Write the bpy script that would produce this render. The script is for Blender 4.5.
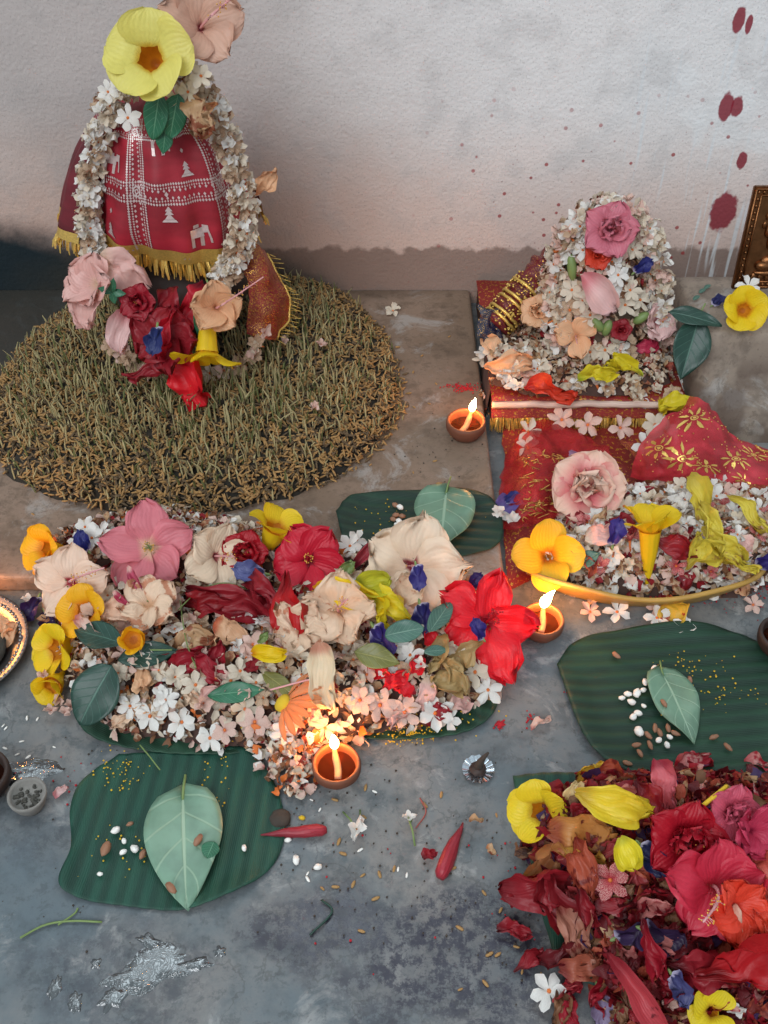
import bpy, math, random
from mathutils import Vector, Matrix, noise as MN
PI = math.pi
R = random.Random(11)
C = bpy.context.scene.collection
for o in list(bpy.data.objects): bpy.data.objects.remove(o)

# ------------------------------------------------------------------ camera, sky, sun, exposure
CAMZ, PITCH, FPX = 1.0, math.radians(43), 1000.0
cam = bpy.data.cameras.new('camera'); camo = bpy.data.objects.new('camera', cam); C.objects.link(camo)
camo.location = (0, 0, CAMZ); camo.rotation_euler = (PI/2 - PITCH, 0, 0)
cam.sensor_fit = 'VERTICAL'; cam.sensor_height = 24; cam.lens = FPX/1024*24; cam.clip_start = .02
bpy.context.scene.camera = camo
w = bpy.data.worlds.new('world'); bpy.context.scene.world = w; w.use_nodes = True
wn = w.node_tree; bg = wn.nodes['Background']
tc = wn.nodes.new('ShaderNodeTexCoord'); sp = wn.nodes.new('ShaderNodeSeparateXYZ'); rp = wn.nodes.new('ShaderNodeValToRGB')
wn.links.new(tc.outputs['Generated'], sp.inputs[0]); wn.links.new(sp.outputs['Z'], rp.inputs[0]); wn.links.new(rp.outputs[0], bg.inputs[0])
rp.color_ramp.elements[0].color = (.50, .54, .60, 1); rp.color_ramp.elements[0].position = 0
rp.color_ramp.elements[1].color = (.80, .93, 1.0, 1); rp.color_ramp.elements[1].position = .9
bg.inputs[1].default_value = 0.74
# brighter patch of open sky above the wall
vd = wn.nodes.new('ShaderNodeVectorMath'); vd.operation = 'DOT_PRODUCT'; vd.inputs[1].default_value = tuple(Vector((-.10, .50, .86)).normalized())
wn.links.new(tc.outputs['Generated'], vd.inputs[0]); mr = wn.nodes.new('ShaderNodeMapRange'); mr.interpolation_type = 'SMOOTHSTEP'
wn.links.new(vd.outputs['Value'], mr.inputs['Value']); mr.inputs['From Min'].default_value = .93; mr.inputs['From Max'].default_value = .985; mr.inputs['To Min'].default_value = .74; mr.inputs['To Max'].default_value = 4.2
wn.links.new(mr.outputs[0], bg.inputs[1])
sun = bpy.data.lights.new('sun', 'SUN'); suno = bpy.data.objects.new('sun', sun); C.objects.link(suno)
sun.energy = 1.9; sun.angle = math.radians(38); sun.color = (.93, .97, 1.0)
suno.rotation_euler = Vector((.38, .95, -.95)).to_track_quat('-Z', 'Y').to_euler()
vs = bpy.context.scene.view_settings
vs.view_transform = 'Standard'; vs.look = 'None'; vs.gamma = 1; vs.use_curve_mapping = False; vs.exposure = 0.0
FLAME = 190.0

# ------------------------------------------------------------------ small helpers
def H(h, k=1.0):
    c = [int(h[i:i+2], 16)/255 for i in (0, 2, 4)]
    return tuple((x/12.92 if x <= .04045 else ((x+.055)/1.055)**2.4)*k for x in c) + (1,)
FW = Vector((0, math.cos(PITCH), -math.sin(PITCH))); UP = Vector((0, math.sin(PITCH), math.cos(PITCH))); CP = Vector((0, 0, CAMZ))
def ray(px, py): return FW + Vector(((px-384)/FPX, 0, 0)) - UP*((py-512)/FPX)
def P(px, py, z=0.0):
    d = ray(px, py); return CP + d*((z-CAMZ)/d.z)
def PY(px, py, Y):
    d = ray(px, py); return CP + d*(Y/d.y)
def depth(p): return (Vector(p)-CP).dot(FW)
def mpp(p): return depth(p)/FPX
def smooth(a, b, x):
    t = min(1, max(0, (x-a)/(b-a))) if a != b else float(x > a)
    return t*t*(3-2*t)
def tag(o, label=None, cat=None, group=None, kind=None):
    if label: o['label'] = label
    if cat: o['category'] = cat
    if group: o['group'] = group
    if kind: o['kind'] = kind
    return o
def empty(name, m, label, cat, group=None):
    o = bpy.data.objects.new(name, None); C.objects.link(o); o.empty_display_size = .01
    o.matrix_world = m; return tag(o, label, cat, group)
def me(name, V, F, mats, uv=None, mi=None, smooth_=True):
    m = bpy.data.meshes.new(name); m.from_pydata([tuple(v) for v in V], [], F)
    for x in (mats if isinstance(mats, (list, tuple)) else [mats]): m.materials.append(x)
    if mi: m.polygons.foreach_set('material_index', mi)
    if uv:
        l = m.uv_layers.new(name='UVMap'); buf = []
        for p in m.polygons:
            for vi in p.vertices: buf += [uv[vi][0], uv[vi][1]]
        l.data.foreach_set('uv', buf)
    m.polygons.foreach_set('use_smooth', [smooth_]*len(m.polygons)); m.update()
    return m
def ob(name, mesh, parent=None, m=None):
    o = bpy.data.objects.new(name, mesh); C.objects.link(o)
    if parent is not None: o.parent = parent; o.matrix_basis = m if m is not None else Matrix()
    elif m is not None: o.matrix_world = m
    return o
def orient(n, roll=0):
    n = Vector(n).normalized(); a = Vector((1, 0, 0)); 
    if abs(n.x) > .95: a = Vector((0, 1, 0))
    x = (a - n*a.dot(n)).normalized(); y = n.cross(x)
    m = Matrix((x, y, n)).transposed().to_4x4()
    return m @ Matrix.Rotation(math.radians(roll), 4, 'Z')
def T(p): return Matrix.Translation(Vector(p))
TOCAM = (0, -.68, .73)
class MB:
    def __init__(s): s.V, s.F, s.U, s.M = [], [], [], []
    def add(s, V, F, U=None, mi=0, mat=None):
        b = len(s.V)
        s.V += [mat @ Vector(v) for v in V] if mat is not None else [Vector(v) for v in V]
        s.F += [tuple(i+b for i in f) for f in F]; s.U += U if U else [(0, 0)]*len(V); s.M += [mi]*len(F)
        return s
    def mesh(s, name, mats, smooth_=True): return me(name, s.V, s.F, mats, s.U, s.M, smooth_)
def grid(nu, nv, fn, closed=False):
    """fn(u 0..1, v 0..1) -> point"""
    V, U, F = [], [], []
    for i in range(nu+1):
        for j in range(nv+1): V.append(fn(i/nu, j/nv)); U.append((j/nv, i/nu))
    w_ = nv+1
    for i in range(nu):
        for j in range(nv): F.append((i*w_+j, i*w_+j+1, (i+1)*w_+j+1, (i+1)*w_+j))
    return V, F, U
def lathe(prof, n=32, wob=0, seed=0):
    V, F, U = [], [], []
    for i, (r, z) in enumerate(prof):
        for k in range(n):
            a = 2*PI*k/n; rr = r*(1+wob*MN.noise(Vector((math.cos(a)*1.5+seed, math.sin(a)*1.5, z*20))))
            V.append((rr*math.cos(a), rr*math.sin(a), z)); U.append((k/n, i/(len(prof)-1)))
    for i in range(len(prof)-1):
        for k in range(n):
            F.append((i*n+k, i*n+(k+1) % n, (i+1)*n+(k+1) % n, (i+1)*n+k))
    if prof[0][0] > 1e-4: F.append(tuple(range(n))[::-1])
    if prof[-1][0] > 1e-4: F.append(tuple((len(prof)-1)*n+k for k in range(n)))
    return V, F, U
def tube(pts, rad, n=6, cap=True):
    pts = [Vector(p) for p in pts]; V, F, U = [], [], []
    N_ = len(pts); rad = rad if isinstance(rad, (list, tuple)) else [rad]*N_
    for i, p in enumerate(pts):
        d = (pts[min(i+1, N_-1)]-pts[max(i-1, 0)]).normalized()
        a = d.cross(Vector((0, 0, 1)) if abs(d.z) < .9 else Vector((1, 0, 0))).normalized(); b = d.cross(a)
        for k in range(n):
            t = 2*PI*k/n; V.append(p+(a*math.cos(t)+b*math.sin(t))*rad[i]); U.append((k/n, i/(N_-1)))
    for i in range(N_-1):
        for k in range(n): F.append((i*n+k, i*n+(k+1) % n, (i+1)*n+(k+1) % n, (i+1)*n+k))
    if cap: F += [tuple(range(n))[::-1], tuple((N_-1)*n+k for k in range(n))]
    return V, F, U
def spline(pts, n):
    pts = [Vector(p) for p in pts]; out = []
    q = [2*pts[0]-pts[1]]+pts+[2*pts[-1]-pts[-2]]; m = len(pts)-1
    for i in range(n+1):
        t = i/n*m; k = min(int(t), m-1); f = t-k; a, b, c, d = q[k:k+4]
        out.append(.5*((2*b)+(c-a)*f+(2*a-5*b+4*c-d)*f*f+(3*b-a-3*c+d)*f**3))
    return out
def ellipsoid(rx, ry, rz, n=8, m=6, lump=0, seed=0):
    V, F, U = [], [], []
    for i in range(m+1):
        ph = PI*i/m
        for k in range(n):
            th = 2*PI*k/n; d = Vector((math.sin(ph)*math.cos(th), math.sin(ph)*math.sin(th), math.cos(ph)))
            s = 1+lump*MN.noise(d*1.7+Vector((seed, seed*.7, 0)))
            V.append((d.x*rx*s, d.y*ry*s, d.z*rz*s)); U.append((k/n, i/m))
    for i in range(m):
        for k in range(n): F.append((i*n+k, (i+1)*n+k, (i+1)*n+(k+1) % n, i*n+(k+1) % n))
    return V, F, U

# ------------------------------------------------------------------ materials
class SH:
    def __init__(s, name, rough=.6, metal=0, spec=.5):
        s.m = bpy.data.materials.new(name); s.m.use_nodes = True; s.nt = s.m.node_tree
        s.b = s.nt.nodes['Principled BSDF']; s.out = s.nt.nodes['Material Output']
        s.set('Roughness', rough); s.set('Metallic', metal); s.set('Specular IOR Level', spec)
        s._tc = None
    def set(s, k, v):
        if isinstance(v, bpy.types.NodeSocket): s.nt.links.new(v, s.b.inputs[k])
        else: s.b.inputs[k].default_value = v
    def n(s, t, ins=None, **pr):
        x = s.nt.nodes.new('ShaderNode'+t)
        for k, v in pr.items(): setattr(x, k, v)
        for k, v in (ins or {}).items():
            if isinstance(v, bpy.types.NodeSocket): s.nt.links.new(v, x.inputs[k])
            else: x.inputs[k].default_value = v
        return x
    def tc(s, k='Object'):
        if s._tc is None: s._tc = s.n('TexCoord')
        return s._tc.outputs[k]
    def xyz(s, v): x = s.n('SeparateXYZ', {0: v}); return x.outputs[0], x.outputs[1], x.outputs[2]
    def vec(s, x, y, z=0.0): return s.n('CombineXYZ', {0: x, 1: y, 2: z}).outputs[0]
    def ma(s, op, a, b=0.0, c=0.0, clamp=False):
        x = s.n('Math', {0: a, 1: b, 2: c}, operation=op); x.use_clamp = clamp; return x.outputs[0]
    def noise(s, scale, detail=4, v=None, rough=.55, dist=0):
        x = s.n('TexNoise', {'Scale': scale, 'Detail': detail, 'Roughness': rough, 'Distortion': dist})
        s.nt.links.new(v if v is not None else s.tc(), x.inputs['Vector']); return x.outputs['Fac']
    def ncol(s, scale, detail=2, v=None):
        x = s.n('TexNoise', {'Scale': scale, 'Detail': detail}); s.nt.links.new(v if v is not None else s.tc(), x.inputs['Vector']); return x.outputs['Color']
    def vor(s, scale, v=None, feature='F1', rnd=1.0):
        x = s.n('TexVoronoi', {'Scale': scale, 'Randomness': rnd}, feature=feature)
        s.nt.links.new(v if v is not None else s.tc(), x.inputs['Vector']); return x
    def step(s, x, a, b):
        return s.n('MapRange', {'Value': x, 'From Min': a, 'From Max': b}, interpolation_type='SMOOTHSTEP').outputs[0]
    def mix(s, f, a, b, bt='MIX'):
        x = s.n('MixRGB', {0: f, 1: a, 2: b}, blend_type=bt); return x.outputs[0]
    def bump(s, h, strength=.5, dist=.002):
        s.set('Normal', s.n('Bump', {'Height': h, 'Strength': strength, 'Distance': dist}).outputs[0])
    def col(s, c): s.set('Base Color', c); return s
    def translucent(s, f, c):
        t = s.n('BsdfTranslucent', {'Color': c}); m = s.n('MixShader', {0: f, 1: s.b.outputs[0], 2: t.outputs[0]})
        s.nt.links.new(m.outputs[0], s.out.inputs[0])
def plain(name, c, rough=.6, metal=0, nz=.25, sc=60, bump=0):
    s = SH(name, rough, metal); n_ = s.noise(sc, 3)
    c2 = tuple(x*(1-nz*1.3) for x in c[:3])+(1,); s.col(s.mix(n_, c2, c))
    if bump: s.bump(n_, bump, .002)
    return s.m
_pm = {}
def petal_mat(tip, base, b0=.12, b1=.32, rough=.42, trans=.25, blot=None, bf=.3, vein=.12):
    key = (tip, base, b0, b1, blot, bf)
    if key in _pm: return _pm[key]
    s = SH('petal_%d' % len(_pm), rough, 0, .35); u, v, _ = s.xyz(s.tc('UV'))
    tc_, bc = H(tip), H(base)
    c = s.mix(s.step(v, b0, b1), bc, tc_)
    fan = s.ma('SINE', s.ma('MULTIPLY', s.ma('ADD', u, s.ma('MULTIPLY', s.noise(6, 2, s.tc('UV')), .06)), 70.0))
    c = s.mix(s.ma('MULTIPLY', s.step(fan, .2, 1), vein*.6), c, tuple(x*.55 for x in tc_[:3])+(1,))
    c = s.mix(s.ma('MULTIPLY', s.step(s.noise(35, 4), .35, .7), .22), c, tuple(x*.72 for x in tc_[:3])+(1,))
    if blot: c = s.mix(s.step(s.noise(55, 4), .66-bf*.35, .72-bf*.3), c, H(blot))
    s.col(c); s.bump(s.ma('ADD', s.ma('MULTIPLY', fan, .35), s.ma('MULTIPLY', s.noise(120, 4), 3.0)), .35, .001)
    if trans: s.translucent(trans, c)
    _pm[key] = s.m; return s.m
def leaf_mat(name, c, vc, under=None, k=7, rough=.38, blot=None):
    s = SH(name, rough, 0, .5); u, v, _ = s.xyz(s.tc('UV'))
    a = s.ma('ABSOLUTE', s.ma('SUBTRACT', u, .5))
    rib = s.ma('SUBTRACT', 1.0, s.step(a, .012, .035))
    fr = s.ma('FRACT', s.ma('MULTIPLY', s.ma('SUBTRACT', v, s.ma('MULTIPLY', a, .55)), float(k)))
    side = s.ma('SUBTRACT', 1.0, s.step(s.ma('ABSOLUTE', s.ma('SUBTRACT', fr, .5)), .02, .07))
    mk = s.ma('MAXIMUM', rib, s.ma('MULTIPLY', side, .6))
    base = s.mix(s.step(s.noise(30, 4), .3, .7), tuple(x*.72 for x in H(c)[:3])+(1,), H(c))
    if blot: base = s.mix(s.step(s.noise(22, 3), .6, .7), base, H(blot))
    cc = s.mix(s.ma('MULTIPLY', mk, .75), base, H(vc)); s.col(cc)
    s.bump(s.ma('SUBTRACT', s.noise(80, 2), mk), .5, .001); s.translucent(.12, cc)
    return s.m
def mask(s, x, y, cx, cy, rx, ry, soft=.25, wob=.5, v=None, nsc=25):
    """blob mask on a plane, ragged by noise"""
    dx = s.ma('DIVIDE', s.ma('SUBTRACT', x, cx), rx); dy = s.ma('DIVIDE', s.ma('SUBTRACT', y, cy), ry)
    d = s.ma('SQRT', s.ma('ADD', s.ma('MULTIPLY', dx, dx), s.ma('MULTIPLY', dy, dy)))
    d = s.ma('ADD', d, s.ma('MULTIPLY', s.ma('SUBTRACT', s.noise(nsc, 4), .5), wob*2))
    return s.ma('SUBTRACT', 1.0, s.step(d, 1-soft, 1+soft))

WALLY = P(400, 289, .03).y
SLABX = P(470, 290, .03).x
SLABY = P(20, 577, .03).y
LEDX = P(681, 279, .17).x
LEDY = P(730, 332, .17).y
SEATY = P(560, 398, .06).y
SEATZ = .06
BACKY = WALLY-.004; LEDB = P(700, 276, .17).y

# wall
def wall_mat():
    s = SH('plaster', .85, 0, .2); x, y, z = s.xyz(s.tc())
    big = s.noise(2.2, 5); fine = s.noise(160, 3); mid = s.noise(18, 5)
    c = s.mix(s.step(big, .38, .65), H('b0a8a5'), H('c2b9b5'))
    xr = s.step(s.ma('ADD', x, s.ma('MULTIPLY', s.ma('SUBTRACT', big, .5), .5)), -.3, .25)
    c = s.mix(xr, c, H('e3e0df'))                                      # whiter limewash to the right
    lo = s.ma('SUBTRACT', 1.0, s.step(s.ma('ADD', z, s.ma('MULTIPLY', s.ma('SUBTRACT', mid, .5), .1)), .10, .40))
    c = s.mix(s.ma('MULTIPLY', lo, .55), c, H('cf9f86'))                # brown earth wash
    c = s.mix(s.ma('MULTIPLY', s.step(mid, .5, .7), .22), c, H('9b9796'))
    c = s.mix(s.ma('MULTIPLY', s.step(s.noise(330, 2), .58, .68), .3), c, H('6d6a68'))
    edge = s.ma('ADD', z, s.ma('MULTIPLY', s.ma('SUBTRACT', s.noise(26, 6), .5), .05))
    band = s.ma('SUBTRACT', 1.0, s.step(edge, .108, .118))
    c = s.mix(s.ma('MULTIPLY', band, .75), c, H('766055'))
    dark_left = mask(s, x, z, -.74, .02, .25, .14, .22, .22, nsc=12)  # darker patch low on the wall at the left
    c = s.mix(dark_left, c, H('1d282d'))
    dark_foot = mask(s, x, z, -.40, .0, .28, .12, .25, .25, nsc=14)  # darker patch along the wall foot behind the pot
    c = s.mix(s.ma('MULTIPLY', dark_foot, .8), c, H('37352f'))
    # whitewash drips
    cell = s.vec(s.ma('MULTIPLY', x, 1.0), 0.0, s.ma('MULTIPLY', z, .06))
    dr = s.step(s.noise(62, 2, cell), .56, .64)
    rt = s.ma('MULTIPLY', s.step(x, .38, .44), s.step(s.ma('SUBTRACT', .62, z), 0.0, .12))
    c = s.mix(s.ma('MULTIPLY', s.ma('MULTIPLY', dr, rt), .8), c, H('dcdee0'))
    for a_, b_, rx, rz in ((688, 78, .016, .02), (702, 115, .035, .02), (735, 105, .04, .035), (728, 135, .03, .02), (760, 140, .03, .02), (700, 130, .012, .03)):
        cx, cz = PY(a_, b_, WALLY).x, PY(a_, b_, WALLY).z
        c = s.mix(s.ma('MULTIPLY', mask(s, x, z, cx, cz, rx, rz, .35, .55, nsc=22), .55), c, H('e6e6e6'))
    # vermilion finger dabs
    for px, py, wx, wz in ((739, 20, 6, 11), (749, 24, 3.5, 8), (726, 107, 7, 13), (737, 107, 6, 10), (742, 160, 5, 8), (723, 212, 13, 19)):
        q = PY(px, py, WALLY); sc = mpp(q)
        c = s.mix(s.ma('MULTIPLY', mask(s, x, z, q.x, q.z, wx*sc, wz*sc*1.1, .12, .35, nsc=70), .93), c, H('8a2233'))
    # red splatter
    vo = s.vor(38); d = s.step(vo.outputs['Distance'], .16, .10)
    rare = s.step(s.n('SeparateColor', {0: vo.outputs['Color']}).outputs[0], .45, .5)
    area = s.ma('MULTIPLY', s.step(x, -.02, .22), s.ma('SUBTRACT', 1.0, s.step(z, .28, .46)))
    c = s.mix(s.ma('MULTIPLY', s.ma('MULTIPLY', d, rare), s.ma('MULTIPLY', area, .85)), c, H('9d3b3d'))
    vo2 = s.vor(90); d2 = s.step(vo2.outputs['Distance'], .22, .12)
    rare2 = s.step(s.n('SeparateColor', {0: vo2.outputs['Color']}).outputs[1], .72, .76)
    c = s.mix(s.ma('MULTIPLY', s.ma('MULTIPLY', d2, rare2), s.ma('MULTIPLY', area, .6)), c, H('8f4a45'))
    s.col(c); s.bump(s.ma('ADD', fine, s.ma('MULTIPLY', mid, 1.5)), .45, .003); return s.m
def concrete(name, a, b, wet=True, dark='4a494d'):
    s = SH(name, .55, 0, .45); x, y, z = s.xyz(s.tc())
    n1 = s.noise(3, 7, rough=.65); n2 = s.noise(26, 6, rough=.65); n3 = s.noise(180, 3)
    c = s.mix(s.step(n1, .35, .65), H(a), H(b))
    c = s.mix(s.ma('MULTIPLY', s.step(n2, .46, .66), .6), c, tuple(v*.6 for v in H(a)[:3])+(1,))
    c = s.mix(s.ma('MULTIPLY', s.step(s.noise(11, 7, rough=.7, dist=.6), .53, .64), .5), c, H('a9a7a4'))
    c = s.mix(s.ma('MULTIPLY', s.step(s.noise(48, 8, rough=.75, dist=.4), .53, .62), .45), c, tuple(v*.45 for v in H(a)[:3])+(1,))
    c = s.mix(s.ma('MULTIPLY', s.step(n3, .6, .72), .35), c, H(dark))
    ro = s.ma('ADD', .42, s.ma('MULTIPLY', n2, .35))
    if wet == 'slab':  # slab tone darker at the back left and along the wall foot
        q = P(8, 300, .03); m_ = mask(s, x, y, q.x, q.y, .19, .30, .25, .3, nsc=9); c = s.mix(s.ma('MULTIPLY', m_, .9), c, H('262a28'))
        q = P(330, 275, .03); m_ = mask(s, x, y, q.x, q.y, .30, .07, .4, .5, nsc=9); c = s.mix(s.ma('MULTIPLY', m_, .55), c, H('4a3a30'))
    elif wet == 'block':
        m_ = s.ma('MULTIPLY', s.step(s.noise(8, 4), .46, .56), s.ma('SUBTRACT', 1.0, s.step(z, .10, .15))); c = s.mix(s.ma('MULTIPLY', m_, .7), c, H('55443a'))
    elif wet:
        for px, py, rx, ry, k in ((450, 955, 130, 55, 1.0), (310, 930, 70, 28, .9), (120, 975, 110, 40, .45), (330, 905, 50, 20, .5), (30, 830, 40, 30, .3), (560, 1005, 60, 25, .5), (40, 690, 40, 22, .25)):
            q = P(px, py); sc = mpp(q); m_ = mask(s, x, y, q.x, q.y, rx*sc, ry*sc*1.25, .35, .75, nsc=16)
            sp_ = s.step(s.noise(60, 7, rough=.8), .44, .56)
            f = s.ma('MULTIPLY', s.ma('MULTIPLY', m_, k), s.ma('ADD', .3, s.ma('MULTIPLY', sp_, .7)))
            c = s.mix(f, c, H('252231')); ro = s.ma('SUBTRACT', ro, s.ma('MULTIPLY', f, .22))
        ck = s.ma('SUBTRACT', 1.0, s.step(s.ma('ABSOLUTE', s.ma('SUBTRACT', s.noise(3.1, 7, rough=.6), .5)), .0, .006))
        c = s.mix(s.ma('MULTIPLY', ck, .35), c, H('333333'))
    s.col(c); s.set('Roughness', ro); s.bump(s.ma('ADD', n2, s.ma('MULTIPLY', n3, .4)), .35, .003); return s.m
M = {}
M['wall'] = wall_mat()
M['floor'] = concrete('floor_concrete', '5b666c', '817d79')
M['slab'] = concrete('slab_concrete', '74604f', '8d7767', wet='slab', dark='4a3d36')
M['ledge'] = concrete('ledge_concrete', '7d6e62', '8f8072', wet='block', dark='4c3a30')
M['soil'] = plain('soil', H('332e26'), .95, nz=.6, sc=90, bump=1)
M['mulch'] = plain('mulch', H('5a4038'), .9, nz=.5, sc=80, bump=1)
M['mulchl'] = plain('mulch_light', H('8f7a68'), .9, nz=.5, sc=80, bump=1)
M['mulch_red'] = plain('mulch_red', H('42161a'), .6, nz=.5, sc=80, bump=1)
M['clay'] = plain('terracotta', H('7d4a34'), .7, nz=.3, sc=60, bump=.4)
M['claydark'] = plain('dark_clay', H('3b2a24'), .6, nz=.4, sc=40, bump=.3)
M['ashclay'] = plain('ash_clay', H('8d8983'), .85, nz=.35, sc=120, bump=.5)
M['ash'] = plain('ash', H('5c5952'), .95, nz=.6, sc=150, bump=1)
M['gold'] = plain('gold_foil', H('ffd674'), .36, .65, nz=.4, sc=420, bump=.4)
M['copper'] = plain('copper', H('9c6a45'), .38, 1, nz=.55, sc=90, bump=.3)
M['steel'] = plain('steel', H('a09896'), .4, 1, nz=.25, sc=70)
M['silver'] = plain('silver_print', H('e6cfcb'), .35, .35, nz=.35, sc=200)
M['foil'] = plain('foil', H('cfd6de'), .2, 1, nz=.1)
M['wick'] = plain('wick', H('caa27d'), .9, nz=.3, sc=150)
M['char'] = plain('char', H('4a4038'), .9, nz=.4, sc=100, bump=.5)
M['stem'] = plain('green_stem', H('7d9355'), .5, nz=.25)
M['stem_pink'] = plain('pink_stamen', H('e0a0a0'), .5, nz=.1)
M['pollen'] = plain('pollen', H('efb24d'), .8, nz=.2)
M['kumkum'] = plain('vermilion_powder', H('c3202e'), .9, nz=.3)
M['turmeric'] = plain('turmeric_powder', H('e0b82c'), .9, nz=.2)
M['sprout'] = plain('sprout', H('b9ab7c'), .6, nz=.3, sc=30)
M['sproutg'] = plain('sprout_green', H('747a48'), .6, nz=.35, sc=30)
M['husk'] = plain('husk', H('bb9058'), .7, nz=.45, sc=60)
M['huskd'] = plain('husk_dark', H('6f5a40'), .8, nz=.4, sc=60)
M['sugar'] = plain('sugar', H('f1ede6'), .5, nz=.08)
M['seed'] = plain('seed', H('a5765a'), .6, nz=.35, sc=200)
M['string'] = plain('string', H('cbb79b'), .9)
M['wood'] = plain('seat_wood', H('5d3a2c'), .6, nz=.4, sc=25)
def oil_mat():
    s = SH('oil', .06, 0, .8); s.col(H('7a2f14')); s.bump(s.noise(60, 2), .12, .002); return s.m
M['oil'] = oil_mat()
def water_mat():
    s = SH('water', .04, 0, .9); s.col(H('2c3235')); s.set('IOR', 1.7); s.set('Coat Weight', 1.0); s.set('Coat Roughness', .03)
    s.bump(s.noise(60, 3, dist=1.4), .8, .006); return s.m
M['water'] = water_mat()
def flame_mat():
    s = SH('flame'); u, v, _ = s.xyz(s.tc('UV'))
    e = s.n('Emission', {'Color': s.mix(s.step(v, .1, .9), (1, .30, .05, 1), (1, .52, .18, 1)), 'Strength': FLAME})
    s.nt.links.new(e.outputs[0], s.out.inputs[0]); return s.m
M['flame'] = flame_mat()
def banana_mat(name, ang, c='123a2e', c2='1c4a3b', k=1.0):
    s = SH(name, .45, 0, .4); x, y, z = s.xyz(s.tc())
    ca, sa = math.cos(ang), math.sin(ang)
    q = s.ma('ADD', s.ma('MULTIPLY', x, ca), s.ma('MULTIPLY', y, sa))
    r_ = s.ma('ADD', s.ma('MULTIPLY', x, -sa), s.ma('MULTIPLY', y, ca))
    w1 = s.ma('SINE', s.ma('MULTIPLY', q, 2*PI/.0175)); w2 = s.ma('SINE', s.ma('MULTIPLY', q, 2*PI/.0022))
    st = s.noise(1.0, 3, s.vec(s.ma('MULTIPLY', q, 120.0), s.ma('MULTIPLY', r_, 6.0)))
    cc = s.mix(s.step(w1, -.9, 1), H(c), H(c2)); cc = s.mix(s.ma('MULTIPLY', s.step(st, .4, .7), .35), cc, H('123026'))
    cc = s.mix(s.ma('MULTIPLY', s.step(s.noise(7, 4), .5, .75), .35), cc, H('355f45'))
    s.col(cc); s.bump(s.ma('ADD', w1, s.ma('MULTIPLY', w2, .25)), .35, .0016); s.set('Roughness', s.ma('ADD', .42, s.ma('MULTIPLY', s.noise(9, 3), .25)))
    return s.m
M['banA'] = banana_mat('banana_leaf_a', math.radians(-5)); M['banB'] = banana_mat('banana_leaf_b', math.radians(95), '142e22', '1e3f2e')
M['banC'] = banana_mat('banana_leaf_c', math.radians(84), '152c22', '213d30'); M['banD'] = banana_mat('banana_leaf_d', math.radians(60), '183526', '234433')
M['betel'] = leaf_mat('betel_pale', '7da088', 'a8bfa2', k=4); M['betel2'] = leaf_mat('betel_pale_small', '76987f', 'a4bfa4', k=5)
M['leafdark'] = leaf_mat('leaf_dark', '28483d', '4d7263', k=7); M['leafmid'] = leaf_mat('leaf_mid', '2f7050', '6ea07f', k=7, blot='3d5b45')
M['leafgrey'] = leaf_mat('leaf_grey', '4f7566', '86a493', k=8); M['leafolive'] = leaf_mat('leaf_olive', '7d7b3e', 'a39c5c', k=6, blot='8a5a33')
def cloth_mat(name, c, sheer=0.0, c2=None, gold=0.0, rough=.55):
    s = SH(name, rough, 0, .4); v = s.tc('UV')
    base = s.mix(s.step(s.noise(5, 4, v), .3, .7), tuple(x*.6 for x in H(c)[:3])+(1,), H(c2 or c))
    if gold:
        g = s.step(s.noise(60, 4, v), .6-gold*.2, .66-gold*.2); base = s.mix(g, base, H('d9a548')); s.set('Metallic', s.ma('MULTIPLY', g, .9)); s.set('Roughness', s.ma('SUBTRACT', rough, s.ma('MULTIPLY', g, .25)))
    s.col(base); s.bump(s.noise(140, 3, v), .3, .001)
    if sheer:
        t = s.n('BsdfTransparent'); m_ = s.n('MixShader', {0: s.ma('MULTIPLY', s.step(s.noise(220, 1, v), .45, .55), sheer), 1: s.b.outputs[0], 2: t.outputs[0]})
        s.nt.links.new(m_.outputs[0], s.out.inputs[0])
    return s.m
M['veil'] = cloth_mat('red_veil', 'a32030', c2='b02838'); M['veild'] = cloth_mat('dark_red_veil', '6d1b26')
M['net'] = cloth_mat('red_net', 'b01c22', sheer=.55, c2='c42a2e'); M['net2'] = cloth_mat('red_net_right', 'b81f2b', sheer=.25, c2='c63340')
M['brocade'] = cloth_mat('brocade', '8a2028', gold=.35, rough=.45); M['floorcloth'] = cloth_mat('floor_cloth', '8c2622', gold=.2, rough=.5)
M['blue'] = cloth_mat('blue_satin', '141a3c', gold=.1, rough=.4); M['palecloth'] = cloth_mat('pale_trim', 'd8b3a4', c2='e6cbbb')
M['bark'] = plain('banana_bark', H('c79a4a'), .5, nz=.4, sc=25, bump=.3)

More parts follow.
